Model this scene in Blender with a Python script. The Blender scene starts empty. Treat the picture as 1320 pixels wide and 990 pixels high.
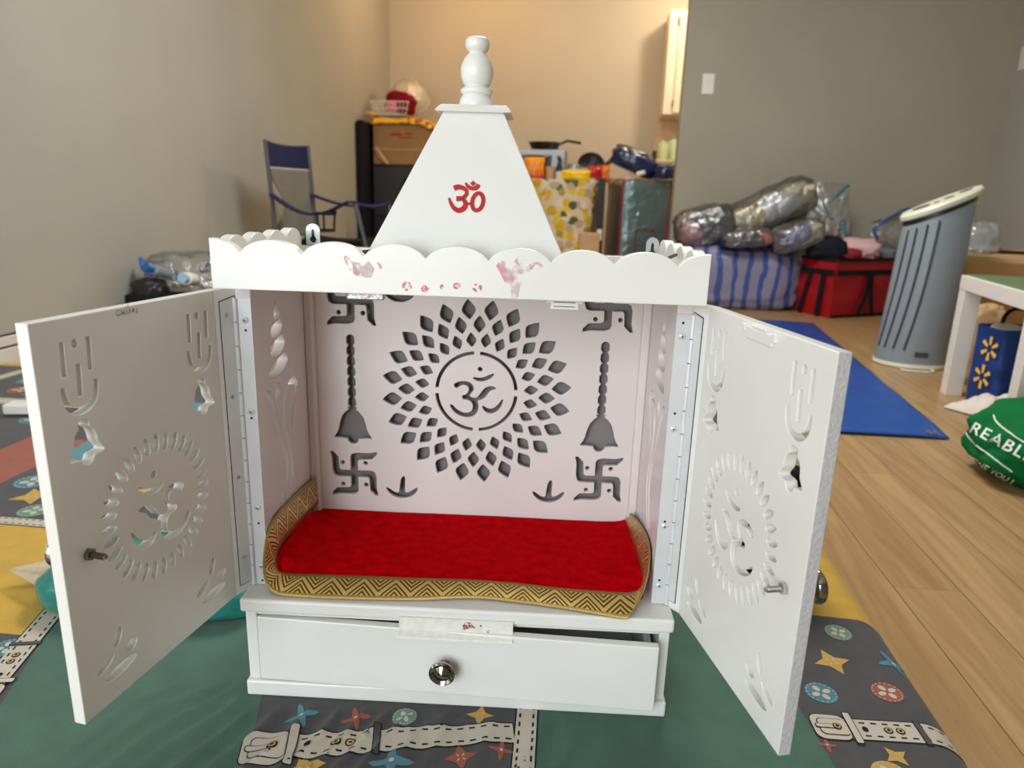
import bpy, bmesh, math, random
from mathutils import Vector, Matrix, noise as mn
SC = bpy.context.scene
COL = SC.collection
RND = random.Random(7)
R_ = math.radians
PI = math.pi

# ------------------------------------------------------------------ materials
def lin(c):
    return tuple(((v / 255.0) / 12.92 if v / 255.0 <= 0.04045 else ((v / 255.0 + 0.055) / 1.055) ** 2.4) for v in c)

def nodes_of(name):
    m = bpy.data.materials.new(name)
    m.use_nodes = True
    nt = m.node_tree
    return m, nt, nt.nodes['Principled BSDF']

def mat(name, rgb, rough=0.5, metal=0.0, var=0.06, scale=12.0, bump=0.0, bscale=120.0, coat=0.0, sheen=0.0, rgb2=None, stretch=None, detail=4.0):
    """procedural principled: base colour with a soft noise variation and an optional noise bump"""
    m, nt, b = nodes_of(name)
    L = nt.links
    c = lin(rgb)
    tc = nt.nodes.new('ShaderNodeTexCoord')
    mp = nt.nodes.new('ShaderNodeMapping')
    L.new(tc.outputs['Object'], mp.inputs['Vector'])
    if stretch: mp.inputs['Scale'].default_value = stretch
    nz = nt.nodes.new('ShaderNodeTexNoise')
    nz.inputs['Scale'].default_value = scale
    nz.inputs['Detail'].default_value = detail
    L.new(mp.outputs['Vector'], nz.inputs['Vector'])
    cr = nt.nodes.new('ShaderNodeValToRGB')
    c2 = lin(rgb2) if rgb2 else tuple(min(1, v * (1 + var)) for v in c)
    c1 = c if rgb2 else tuple(v * (1 - var) for v in c)
    cr.color_ramp.elements[0].position = 0.35
    cr.color_ramp.elements[1].position = 0.65
    cr.color_ramp.elements[0].color = (*c1, 1)
    cr.color_ramp.elements[1].color = (*c2, 1)
    L.new(nz.outputs['Fac'], cr.inputs['Fac'])
    L.new(cr.outputs['Color'], b.inputs['Base Color'])
    b.inputs['Roughness'].default_value = rough
    b.inputs['Metallic'].default_value = metal
    if rough >= .75: b.inputs['Specular IOR Level'].default_value = .15
    if coat: b.inputs['Coat Weight'].default_value = coat
    if sheen: b.inputs['Sheen Weight'].default_value = sheen
    if bump:
        n2 = nt.nodes.new('ShaderNodeTexNoise')
        n2.inputs['Scale'].default_value = bscale
        n2.inputs['Detail'].default_value = 3
        L.new(mp.outputs['Vector'], n2.inputs['Vector'])
        bp = nt.nodes.new('ShaderNodeBump')
        bp.inputs['Strength'].default_value = min(1.0, bump)
        bp.inputs['Distance'].default_value = 0.002
        L.new(n2.outputs['Fac'], bp.inputs['Height'])
        L.new(bp.outputs['Normal'], b.inputs['Normal'])
    return m

def film(name, tint=(235, 240, 240), gloss=0.35, rough=0.12, haze=0.08):
    """thin clear plastic: mostly see-through, with glossy glints and a little milky haze"""
    m, nt, b = nodes_of(name)
    L = nt.links
    nt.nodes.remove(b)
    out = [n for n in nt.nodes if n.type == 'OUTPUT_MATERIAL'][0]
    tr = nt.nodes.new('ShaderNodeBsdfTransparent'); tr.inputs['Color'].default_value = (*lin(tint), 1)
    gl = nt.nodes.new('ShaderNodeBsdfGlossy'); gl.inputs['Roughness'].default_value = rough
    df = nt.nodes.new('ShaderNodeBsdfDiffuse'); df.inputs['Color'].default_value = (*lin(tint), 1)
    fr = nt.nodes.new('ShaderNodeFresnel'); fr.inputs['IOR'].default_value = 1.5
    mul = nt.nodes.new('ShaderNodeMath'); mul.operation = 'MULTIPLY_ADD'
    mul.inputs[1].default_value = 1.0; mul.inputs[2].default_value = gloss * 0.35
    L.new(fr.outputs['Fac'], mul.inputs[0])
    tc = nt.nodes.new('ShaderNodeTexCoord')
    nz = nt.nodes.new('ShaderNodeTexNoise'); nz.inputs['Scale'].default_value = 28; nz.inputs['Detail'].default_value = 3
    L.new(tc.outputs['Object'], nz.inputs['Vector'])
    bp = nt.nodes.new('ShaderNodeBump'); bp.inputs['Strength'].default_value = 0.8; bp.inputs['Distance'].default_value = 0.02
    L.new(nz.outputs['Fac'], bp.inputs['Height'])
    L.new(bp.outputs['Normal'], gl.inputs['Normal'])
    m1 = nt.nodes.new('ShaderNodeMixShader'); m1.inputs[0].default_value = haze
    L.new(tr.outputs[0], m1.inputs[1]); L.new(df.outputs[0], m1.inputs[2])
    m2 = nt.nodes.new('ShaderNodeMixShader')
    L.new(mul.outputs[0], m2.inputs[0]); L.new(m1.outputs[0], m2.inputs[1]); L.new(gl.outputs[0], m2.inputs[2])
    L.new(m2.outputs[0], out.inputs['Surface'])
    return m

def smear(name, rgb, cover=0.5, scale=90.0):
    """powder rubbed on paint: patchy pigment with the paint showing through"""
    m, nt, b = nodes_of(name)
    L = nt.links
    out = [n for n in nt.nodes if n.type == 'OUTPUT_MATERIAL'][0]
    b.inputs['Base Color'].default_value = (*lin(rgb), 1); b.inputs['Roughness'].default_value = 0.7
    tr = nt.nodes.new('ShaderNodeBsdfTransparent')
    tc = nt.nodes.new('ShaderNodeTexCoord')
    nz = nt.nodes.new('ShaderNodeTexNoise'); nz.inputs['Scale'].default_value = scale; nz.inputs['Detail'].default_value = 5
    L.new(tc.outputs['Object'], nz.inputs['Vector'])
    cr = nt.nodes.new('ShaderNodeValToRGB')
    cr.color_ramp.elements[0].position = 0.62 - 0.4 * cover; cr.color_ramp.elements[1].position = 0.85 - 0.3 * cover
    L.new(nz.outputs['Fac'], cr.inputs['Fac'])
    mx = nt.nodes.new('ShaderNodeMixShader')
    L.new(cr.outputs['Color'], mx.inputs[0]); L.new(tr.outputs[0], mx.inputs[1]); L.new(b.outputs[0], mx.inputs[2])
    L.new(mx.outputs[0], out.inputs['Surface'])
    return m

# ------------------------------------------------------------------ mesh helpers
class MB:
    """collects geometry of ONE object"""
    def __init__(s): s.v = []; s.f = []; s.mi = []; s.m = 0
    def mat(s, i): s.m = i; return s
    def add(s, verts, faces, M=None):
        o = len(s.v)
        for p in verts:
            p = Vector(p)
            s.v.append(tuple(M @ p) if M is not None else tuple(p))
        for f in faces: s.f.append([i + o for i in f]); s.mi.append(s.m)
        return s
    def box(s, a, b, M=None):
        x0, y0, z0 = a; x1, y1, z1 = b
        return s.add([(x0, y0, z0), (x1, y0, z0), (x1, y1, z0), (x0, y1, z0), (x0, y0, z1), (x1, y0, z1), (x1, y1, z1), (x0, y1, z1)],
                     [(0, 3, 2, 1), (4, 5, 6, 7), (0, 1, 5, 4), (1, 2, 6, 5), (2, 3, 7, 6), (3, 0, 4, 7)], M)
    def hexa(s, bot, top, M=None):
        return s.add(list(bot) + list(top), [(0, 3, 2, 1), (4, 5, 6, 7), (0, 1, 5, 4), (1, 2, 6, 5), (2, 3, 7, 6), (3, 0, 4, 7)], M)
    def tube(s, pts, r, n=10, M=None, closed=False, cap=True):
        P = [Vector(p) for p in pts]; N = len(P)
        rr = r if isinstance(r, (list, tuple)) else [r] * N
        vs = []; up = None
        for i in range(N):
            if closed: t = P[(i + 1) % N] - P[i - 1]
            else: t = P[min(i + 1, N - 1)] - P[max(i - 1, 0)]
            t.normalize()
            if up is None:
                up = Vector((0, 0, 1)) if abs(t.z) < 0.9 else Vector((1, 0, 0))
            a = up - t * up.dot(t)
            if a.length < 1e-6: a = t.orthogonal()
            a.normalize(); up = a; b = t.cross(a)
            for k in range(n):
                an = 2 * PI * k / n
                vs.append(P[i] + (a * math.cos(an) + b * math.sin(an)) * rr[i])
        fs = []
        for i in range(N if closed else N - 1):
            j = (i + 1) % N
            for k in range(n):
                l = (k + 1) % n
                fs.append((i * n + k, i * n + l, j * n + l, j * n + k))
        if cap and not closed:
            fs.append(tuple(range(n - 1, -1, -1))); fs.append(tuple((N - 1) * n + k for k in range(n)))
        return s.add(vs, fs, M)
    def lathe(s, prof, c=(0, 0, 0), n=32, M=None, cap=True):
        """prof: (radius, z)"""
        vs = []; fs = []
        for r, z in prof:
            for k in range(n):
                an = 2 * PI * k / n
                vs.append((c[0] + r * math.cos(an), c[1] + r * math.sin(an), c[2] + z))
        for i in range(len(prof) - 1):
            for k in range(n):
                l = (k + 1) % n
                fs.append((i * n + k, i * n + l, (i + 1) * n + l, (i + 1) * n + k))
        if cap:
            fs.append(tuple(range(n - 1, -1, -1))); fs.append(tuple((len(prof) - 1) * n + k for k in range(n)))
        return s.add(vs, fs, M)
    def grid(s, fn, nu, nv, M=None, wrap=False):
        vs = [fn(i / nu, j / nv) for j in range(nv + 1) for i in range(nu + 1)]
        w = nu + 1
        return s.add(vs, [(j * w + i, j * w + i + 1, (j + 1) * w + i + 1, (j + 1) * w + i) for j in range(nv) for i in range(nu)], M)
    def mesh(s, me, M=None):
        s.add([v.co for v in me.vertices], [list(p.vertices) for p in me.polygons], M); return s
    def build(s, name, mats, parent=None, smooth=None, bevel=0.0, solid=0.0, sub=0, seg=2, loc=None, rot=None, weld=False):
        me = bpy.data.meshes.new(name)
        me.from_pydata([tuple(v) for v in s.v], [], s.f)
        if not isinstance(mats, (list, tuple)): mats = [mats]
        for m in mats: me.materials.append(m)
        for p, i in zip(me.polygons, s.mi): p.material_index = i
        bm = bmesh.new(); bm.from_mesh(me)
        if weld: bmesh.ops.remove_doubles(bm, verts=bm.verts, dist=1e-6)
        bmesh.ops.recalc_face_normals(bm, faces=bm.faces)
        bm.to_mesh(me); bm.free()
        me.update()
        if smooth is not None:
            for p in me.polygons: p.use_smooth = True
            if smooth < 180:
                try: me.set_sharp_from_angle(angle=R_(smooth))
                except Exception: pass
        o = bpy.data.objects.new(name, me)
        COL.objects.link(o)
        if parent: o.parent = parent
        if loc: o.location = loc
        if rot: o.rotation_euler = rot
        if solid:
            d = o.modifiers.new('thick', 'SOLIDIFY'); d.thickness = solid; d.offset = 0
        if bevel:
            d = o.modifiers.new('bevel', 'BEVEL'); d.width = bevel; d.segments = seg; d.limit_method = 'ANGLE'; d.angle_limit = R_(40)
        if sub:
            d = o.modifiers.new('sub', 'SUBSURF'); d.levels = sub; d.render_levels = sub
        return o

def plate(polys, t, round_=0.0):
    """flat plate with holes (even-odd) of thickness t in the local XY plane, centred on z=0 -> mesh"""
    cu = bpy.data.curves.new('tmp_curve', 'CURVE')
    cu.dimensions = '2D'; cu.fill_mode = 'BOTH'; cu.extrude = max(0.0, t / 2 - round_)
    if round_: cu.bevel_depth = round_; cu.bevel_resolution = 1; cu.offset = -round_
    for pl in polys:
        sp = cu.splines.new('POLY'); sp.points.add(len(pl) - 1)
        for i, p in enumerate(pl): sp.points[i].co = (p[0], p[1], 0, 1)
        sp.use_cyclic_u = True
    o = bpy.data.objects.new('tmp_curve', cu); COL.objects.link(o)
    dg = bpy.context.evaluated_depsgraph_get(); dg.update()
    me = bpy.data.meshes.new_from_object(o.evaluated_get(dg))
    bpy.data.objects.remove(o); bpy.data.curves.remove(cu)
    return me

def text_mesh(body, size, t=0.0004, shear=0.0, spacing=1.0):
    cu = bpy.data.curves.new('tmp_text', 'FONT')
    cu.body = body; cu.size = size; cu.extrude = t / 2; cu.align_x = 'CENTER'; cu.align_y = 'CENTER'; cu.shear = shear; cu.space_character = spacing
    cu.offset = size * 0.012
    o = bpy.data.objects.new('tmp_text', cu); COL.objects.link(o)
    dg = bpy.context.evaluated_depsgraph_get(); dg.update()
    me = bpy.data.meshes.new_from_object(o.evaluated_get(dg))
    bpy.data.objects.remove(o); bpy.data.curves.remove(cu)
    return me

def frame(o, x, y):
    """matrix taking local XY plane to origin o with axes x, y"""
    x = Vector(x).normalized(); y = Vector(y); y = (y - x * y.dot(x)).normalized(); z = x.cross(y)
    M = Matrix(((x.x, y.x, z.x, o[0]), (x.y, y.y, z.y, o[1]), (x.z, y.z, z.z, o[2]), (0, 0, 0, 1)))
    return M

def chaikin(P, n=2, closed=True):
    for _ in range(n):
        Q = []
        N = len(P)
        rng = range(N if closed else N - 1)
        if not closed: Q.append(P[0])
        for i in rng:
            a = P[i]; b = P[(i + 1) % N]
            Q.append(tuple(0.75 * u + 0.25 * w for u, w in zip(a, b))); Q.append(tuple(0.25 * u + 0.75 * w for u, w in zip(a, b)))
        if not closed: Q.append(P[-1])
        P = Q
    return P

def stroke(path, closed=False, it=2):
    """path of (x, y, width) -> outline polygon; closed -> [outer, inner]"""
    P = chaikin(path, it, closed)
    L_, R2 = [], []
    N = len(P)
    for i in range(N):
        a = P[i - 1] if (closed or i > 0) else P[i]; b = P[(i + 1) % N] if (closed or i < N - 1) else P[i]
        dx, dy = b[0] - a[0], b[1] - a[1]; l = math.hypot(dx, dy) or 1
        nx, ny = -dy / l, dx / l; w = P[i][2] / 2
        L_.append((P[i][0] + nx * w, P[i][1] + ny * w)); R2.append((P[i][0] - nx * w, P[i][1] - ny * w))
    if closed: return [L_, R2]
    return L_ + R2[::-1]

def ell(cx, cy, a, b, ang=0.0, n=20, p=1.0):
    """ellipse; p>1 gives pointed ends"""
    out = []
    for k in range(n):
        t = 2 * PI * k / n
        x = a * math.cos(t); y = b * math.sin(t) * (abs(math.sin(t)) ** (p - 1) if p != 1 else 1)
        out.append((cx + x * math.cos(ang) - y * math.sin(ang), cy + x * math.sin(ang) + y * math.cos(ang)))
    return out

def rrect(x0, y0, x1, y1, r, n=4):
    out = []
    for cx, cy, a0 in ((x1 - r, y1 - r, 0), (x0 + r, y1 - r, 90), (x0 + r, y0 + r, 180), (x1 - r, y0 + r, 270)):
        for k in range(n + 1):
            a = R_(a0 + 90 * k / n); out.append((cx + r * math.cos(a), cy + r * math.sin(a)))
    return out

def fb(p, s, seed=0.0):
    return mn.noise(Vector((p[0] * s + seed, p[1] * s + seed * 1.7, p[2] * s - seed)))

def lump(size, seed=0, power=0.7, amp=0.12, freq=3.0, flat=0.35, nu=40, nv=26, ridge=0.0):
    """soft bag / cloth heap: superellipsoid with noise folds, flattened below; centre at its base"""
    sx, sy, sz = size
    vs = []
    for j in range(nv + 1):
        ph = -PI / 2 + PI * j / nv
        for i in range(nu):
            th = 2 * PI * i / nu
            def se(v): return math.copysign(abs(v) ** power, v)
            d = Vector((se(math.cos(ph)) * se(math.cos(th)), se(math.cos(ph)) * se(math.sin(th)), se(math.sin(ph))))
            k = 1 + amp * fb(d, freq, seed) + amp * 0.5 * fb(d, freq * 2.3, seed + 5)
            if ridge: k += ridge * (1 - abs(fb(d, freq * 1.6, seed + 9))) * 0.5
            p = Vector((d.x * sx / 2 * k, d.y * sy / 2 * k, d.z * sz / 2 * k))
            if p.z < -sz / 2 * (1 - flat): p.z = -sz / 2 * (1 - flat)
            p.z += sz / 2 * (1 - flat)
            vs.append(p)
    fs = []
    for j in range(nv):
        for i in range(nu):
            l = (i + 1) % nu
            fs.append((j * nu + i, j * nu + l, (j + 1) * nu + l, (j + 1) * nu + i))
    return vs, fs

def tag(o, label=None, cat=None, group=None, kind=None):
    if label: o['label'] = label
    if cat: o['category'] = cat
    if group: o['group'] = group
    if kind: o['kind'] = kind
    return o

def thing(name, label, cat, loc=(0, 0, 0), rotz=0.0, group=None, rot=None):
    o = bpy.data.objects.new(name, None); COL.objects.link(o)
    o.empty_display_size = 0.05
    o.location = loc; o.rotation_euler = rot if rot else (0, 0, rotz)
    return tag(o, label, cat, group)

def struct(o): o['kind'] = 'structure'; return o

def dup(root, loc, rotz=None, label=None):
    r = root.copy(); COL.objects.link(r); r.location = loc
    if rotz is not None: r.rotation_euler = (0, 0, rotz)
    if label: r['label'] = label
    for ch in list(root.children):
        c = ch.copy(); COL.objects.link(c); c.parent = r
        for g in list(ch.children):
            d = g.copy(); COL.objects.link(d); d.parent = c
    return r

# ------------------------------------------------------------------ materials used
WHITE = mat('white_enamel_paint', (228, 227, 222), rough=0.32, var=0.025, scale=9, bump=0.12, bscale=60)
WHITE_IN = mat('white_enamel_paint_inside', (226, 219, 217), rough=0.30, var=0.025, scale=7, bump=0.08, bscale=50)
EDGE = mat('rough_edge_shaded_grey', (186, 186, 187), rough=0.7, var=0.05, scale=300, bump=0.5, bscale=400)  # rough door edge; its turn away from the daylight is painted in as grey
HINGE = mat('painted_hinge_steel', (214, 216, 218), rough=0.35, metal=0.15, var=0.04, scale=40)
STEEL = mat('bright_steel', (200, 200, 200), rough=0.22, metal=1.0, var=0.05)
CHROME = mat('dark_chrome', (150, 145, 138), rough=0.10, metal=1.0, var=0.03)
ZINC = mat('zinc_plate', (190, 200, 200), rough=0.35, metal=0.8, var=0.06, scale=60)
BLACK = mat('matte_black', (22, 22, 23), rough=0.5, var=0.15)
DARKHOLE = mat('dark_screw_slot', (40, 40, 42), rough=0.6)
RUST = mat('painted_catch_plate', (226, 224, 216), rough=0.5, var=0.06, scale=120, bump=0.3, bscale=300)
RUSTSPOT = smear('rust_specks', (150, 84, 40), cover=0.55, scale=420)
PINK = smear('pink_powder_smear', (240, 170, 182), cover=0.42, scale=170)
PINKD = smear('pink_powder_dab', (234, 120, 138), cover=0.46, scale=300)
PINKL = smear('faint_pink_powder', (226, 205, 207), cover=0.40, scale=70)
REDGL = mat('red_glitter', (176, 14, 34), rough=0.35, var=0.35, scale=900, bump=0.6, bscale=1200, rgb2=(205, 30, 50))
GOLDL = mat('gold_outline', (190, 160, 110), rough=0.4, metal=0.5)
STAMP = smear('faded_ink_stamp', (112, 104, 100), cover=0.5, scale=500)
PLUSH = mat('red_plush', (178, 0, 10), rough=0.95, var=0.2, scale=70, bump=0.7, bscale=260, rgb2=(206, 2, 14))
PLUSH.node_tree.nodes['Principled BSDF'].inputs['Specular IOR Level'].default_value = .03

def gold_trim():
    m, nt, b = nodes_of('woven_gold_trim'); L = nt.links
    uv = nt.nodes.new('ShaderNodeTexCoord')
    sep = nt.nodes.new('ShaderNodeSeparateXYZ'); L.new(uv.outputs['UV'], sep.inputs[0])
    def mth(op, a, b_=None, c=None):
        n = nt.nodes.new('ShaderNodeMath'); n.operation = op
        for i, v in enumerate((a, b_, c)):
            if v is None: continue
            if isinstance(v, (int, float)): n.inputs[i].default_value = v
            else: L.new(v, n.inputs[i])
        return n.outputs[0]
    u, v = sep.outputs['X'], sep.outputs['Y']
    tri = mth('PINGPONG', u, 1.0)                       # zigzag
    d = mth('ABSOLUTE', mth('SUBTRACT', mth('MULTIPLY_ADD', v, 1.6, -0.3), tri))
    lines = mth('SINE', mth('MULTIPLY', d, 21.0))
    inner = mth('LESS_THAN', mth('ABSOLUTE', mth('SUBTRACT', v, 0.5)), 0.34)
    braid = mth('SINE', mth('MULTIPLY', u, 70.0))
    pat = mth('ADD', mth('MULTIPLY', inner, mth('GREATER_THAN', lines, 0.1)), mth('MULTIPLY', mth('SUBTRACT', 1.0, inner), mth('MULTIPLY_ADD', braid, 0.3, 0.35)))
    cr = nt.nodes.new('ShaderNodeValToRGB')
    cr.color_ramp.elements[0].color = (*lin((120, 88, 30)), 1); cr.color_ramp.elements[1].color = (*lin((236, 208, 136)), 1)
    L.new(pat, cr.inputs['Fac']); L.new(cr.outputs['Color'], b.inputs['Base Color'])
    b.inputs['Metallic'].default_value = 0.75; b.inputs['Roughness'].default_value = 0.36
    bp = nt.nodes.new('ShaderNodeBump'); bp.inputs['Strength'].default_value = 0.5; bp.inputs['Distance'].default_value = 0.0008
    L.new(pat, bp.inputs['Height']); L.new(bp.outputs['Normal'], b.inputs['Normal'])
    return m
GOLD = gold_trim()

def wall_mat(name, rgb, rough=0.75):
    return mat(name, rgb, rough=rough, var=0.03, scale=2.2, bump=0.25, bscale=45)
WALL = wall_mat('beige_wall_paint', (168, 166, 156))
WALLG = wall_mat('grey_wall_paint', (161, 156, 139))
WALLB = wall_mat('cream_wall_paint', (194, 184, 166))
CEIL = wall_mat('ceiling_paint', (225, 222, 214))
TRIM = mat('white_trim_paint', (214, 212, 206), rough=0.45, var=0.03)

def floor_mat():
    m, nt, b = nodes_of('oak_laminate'); L = nt.links
    tc = nt.nodes.new('ShaderNodeTexCoord')
    sep = nt.nodes.new('ShaderNodeSeparateXYZ'); L.new(tc.outputs['Object'], sep.inputs[0])
    def mth(op, a, b_=None, c=None):
        n = nt.nodes.new('ShaderNodeMath'); n.operation = op
        for i, v in enumerate((a, b_, c)):
            if v is None: continue
            if isinstance(v, (int, float)): n.inputs[i].default_value = v
            else: L.new(v, n.inputs[i])
        return n.outputs[0]
    X, Y = sep.outputs['X'], sep.outputs['Y']
    px = mth('DIVIDE', mth('SUBTRACT', X, 0.634), 0.1045)
    idx = mth('FLOOR', px)
    fx = mth('SUBTRACT', px, idx)
    rnd = nt.nodes.new('ShaderNodeTexWhiteNoise'); rnd.noise_dimensions = '1D'; L.new(idx, rnd.inputs['W'])
    py = mth('DIVIDE', mth('ADD', Y, mth('MULTIPLY', rnd.outputs['Value'], 1.2)), 1.15)
    iy = mth('FLOOR', py); fy = mth('SUBTRACT', py, iy)
    ex = mth('MINIMUM', fx, mth('SUBTRACT', 1.0, fx)); ey = mth('MINIMUM', fy, mth('SUBTRACT', 1.0, fy))
    seam = mth('MAXIMUM', mth('LESS_THAN', ex, 0.009), mth('MULTIPLY', mth('LESS_THAN', ey, 0.0009), 0.5))
    r2 = nt.nodes.new('ShaderNodeTexWhiteNoise'); r2.noise_dimensions = '2D'
    cb = nt.nodes.new('ShaderNodeCombineXYZ'); L.new(idx, cb.inputs[0]); L.new(iy, cb.inputs[1]); L.new(cb.outputs[0], r2.inputs['Vector'])
    mp = nt.nodes.new('ShaderNodeMapping'); mp.inputs['Scale'].default_value = (22, 1.6, 1); L.new(tc.outputs['Object'], mp.inputs['Vector'])
    off = nt.nodes.new('ShaderNodeVectorMath'); off.operation = 'ADD'; L.new(mp.outputs[0], off.inputs[0]); L.new(r2.outputs['Color'], off.inputs[1])
    nz = nt.nodes.new('ShaderNodeTexNoise'); nz.inputs['Scale'].default_value = 1.6; nz.inputs['Detail'].default_value = 6; nz.inputs['Distortion'].default_value = 1.2
    L.new(off.outputs[0], nz.inputs['Vector'])
    cr = nt.nodes.new('ShaderNodeValToRGB')
    cr.color_ramp.elements[0].position = 0.3; cr.color_ramp.elements[1].position = 0.72
    cr.color_ramp.elements[0].color = (*lin((152, 118, 78)), 1); cr.color_ramp.elements[1].color = (*lin((180, 147, 102)), 1)
    L.new(mth('ADD', nz.outputs['Fac'], mth('MULTIPLY_ADD', r2.outputs['Value'], 0.16, -0.08)), cr.inputs['Fac'])
    mx = nt.nodes.new('ShaderNodeMix'); mx.data_type = 'RGBA'
    L.new(seam, mx.inputs[0]); L.new(cr.outputs['Color'], mx.inputs[6]); mx.inputs[7].default_value = (*lin((110, 82, 50)), 1)
    L.new(mx.outputs[2], b.inputs['Base Color'])
    b.inputs['Roughness'].default_value = 0.36
    return m
FLOOR = floor_mat()

# ------------------------------------------------------------------ the room (z = 0 is the floor, x right, y away along the planks)
XL, XR, YB, YR, ZC = -1.66, 2.39, 5.68, -2.5, 2.45
YG = 3.90                                   # face of the partition with the light switch
struct(MB().box((XL - 0.1, YR - 0.1, -0.1), (XR + 0.6, YB + 0.1, 0)).build('floor', FLOOR))
struct(MB().box((XL - 0.1, YR - 0.1, ZC), (XR + 0.6, YB + 0.1, ZC + 0.1)).build('ceiling', CEIL))
struct(MB().box((XL, YB, 0), (XR + 0.6, YB + 0.1, ZC)).build('wall_back', WALLB))
struct(MB().box((0.60, YG, 0), (XR + 0.12, YG + 0.12, ZC)).build('wall_partition', WALLG, bevel=0.004))
struct(MB().box((XR, YR - 0.1, 0), (XR + 0.12, YG, ZC)).build('wall_right', WALL))
struct(MB().box((XR + 0.5, YG + 0.12, 0), (XR + 0.6, YB, ZC)).build('wall_kitchen', WALLB))
# walls behind the camera, with the two windows the daylight comes through
WY0, WY1, RX0, RX1, WZ0, WZ1 = -2.1, -.6, -1.42, -.06, .06, 1.95
struct(MB().box((XL - 0.1, WY1, 0), (XL, YB + 0.1, ZC)).box((XL - 0.1, YR - 0.1, 0), (XL, WY0, ZC)).box((XL - 0.1, WY0, 0), (XL, WY1, WZ0)).box((XL - 0.1, WY0, WZ1), (XL, WY1, ZC)).build('wall_left', WALL))
struct(MB().box((XL, YR - 0.1, 0), (RX0, YR, ZC)).box((RX1, YR - 0.1, 0), (XR, YR, ZC)).box((RX0, YR - 0.1, 0), (RX1, YR, WZ0)).box((RX0, YR - 0.1, WZ1), (RX1, YR, ZC)).build('wall_rear', WALL))
def window(name, a, c, M_):
    w_ = MB(); m = (a + c) / 2
    for p_, q_ in (((a, WZ0), (c, WZ0 + .05)), ((a, WZ1 - .05), (c, WZ1)), ((a, WZ0 + .05), (a + .05, WZ1 - .05)), ((c - .05, WZ0 + .05), (c, WZ1 - .05)), ((m - .025, WZ0 + .05), (m + .025, WZ1 - .05))):
        w_.box((p_[0], -.07, p_[1]), (q_[0], -.02, q_[1]), M_)
    struct(w_.build(name, TRIM, bevel=0.004))
window('window_1', WY0, WY1, Matrix.Translation((XL, 0, 0)) @ Matrix.Rotation(R_(90), 4, 'Z') @ Matrix.Scale(-1, 4, (0, 1, 0)))
window('window_2', RX0, RX1, Matrix.Translation((0, YR, 0)))
# two-step baseboard on the left wall
bb = MB().box((XL, YR, 0), (XL + 0.016, YB, 0.092)).box((XL, YR, 0.099), (XL + 0.012, YB, 0.128))
bb.mat(1).box((XL, YR, 0.092), (XL + 0.006, YB, 0.099)).box((XL, YR, 0.128), (XL + 0.004, YB, 0.134))  # black strips paint in the shadow gaps within and above the trim
struct(bb.build('baseboard_left', [TRIM, BLACK], bevel=0.002))
struct(MB().box((XL + .016, YB - 0.014, 0), (0.6, YB, 0.09)).build('baseboard_back', TRIM, bevel=0.003))
struct(MB().box((0.60, YG - 0.014, 0), (XR, YG, 0.09)).build('baseboard_partition', TRIM, bevel=0.003))
struct(MB().box((XR - 0.014, YR, 0), (XR, YG - 0.014, 0.09)).build('baseboard_right', TRIM, bevel=0.003))
# kitchen backsplash tiles on the back wall
def tile_mat():
    m, nt, b = nodes_of('glazed_tiles'); L = nt.links
    tc = nt.nodes.new('ShaderNodeTexCoord')
    mp = nt.nodes.new('ShaderNodeMapping'); mp.inputs['Rotation'].default_value = (R_(90), 0, 0); L.new(tc.outputs['Object'], mp.inputs['Vector'])
    br = nt.nodes.new('ShaderNodeTexBrick'); br.inputs['Scale'].default_value = 9; br.offset = 0.0
    br.inputs['Color1'].default_value = (*lin((214, 190, 160)), 1); br.inputs['Color2'].default_value = (*lin((206, 178, 146)), 1); br.inputs['Mortar'].default_value = (*lin((186, 150, 118)), 1)
    br.inputs['Mortar Size'].default_value = 0.02; br.inputs['Brick Width'].default_value = 1.0; br.inputs['Row Height'].default_value = 1.0
    L.new(mp.outputs[0], br.inputs['Vector']); L.new(br.outputs['Color'], b.inputs['Base Color']); b.inputs['Roughness'].default_value = 0.25
    return m
TILE = tile_mat()
struct(MB().box((0.585, YB - 0.008, 0.92), (XR, YB, 1.27)).build('trim_1', TILE))

# ------------------------------------------------------------------ the temple (local: x right, y back, z up from the sheet)
T = thing('home_temple', 'white wooden home temple with open cut-out doors, drawer and pointed spire', 'home temple', (0, 0, 0.0603), R_(4.0))
WP, WB, WC = .225, .2243, .2227
ZP, ZBB, ZBT = .0181, .1026, .1177
YI, D, WI = .0302, .1662, .2068
YBK = YI + D                                # inner face of the back panel
ZFB, ZFT = .4416, .4866
YEND = YBK + .018
# plinth
MB().box((-WP, 0.0, 0), (WP, YEND + .006, ZP)).build('plinth', WHITE, T, bevel=0.002)
# drawer case: sides, top rail, back
dc = MB().box((-WC, .005, ZP), (-.2108, YEND, ZBB)).box((.2120, .005, ZP), (WC, YEND, ZBB)).box((-.2108, .005, .0965), (.2120, YEND, ZBB)).box((-.2108, YEND - .006, ZP), (.2120, YEND, .0965))
dc.build('drawer_case', WHITE, T, bevel=0.0012)
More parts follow.
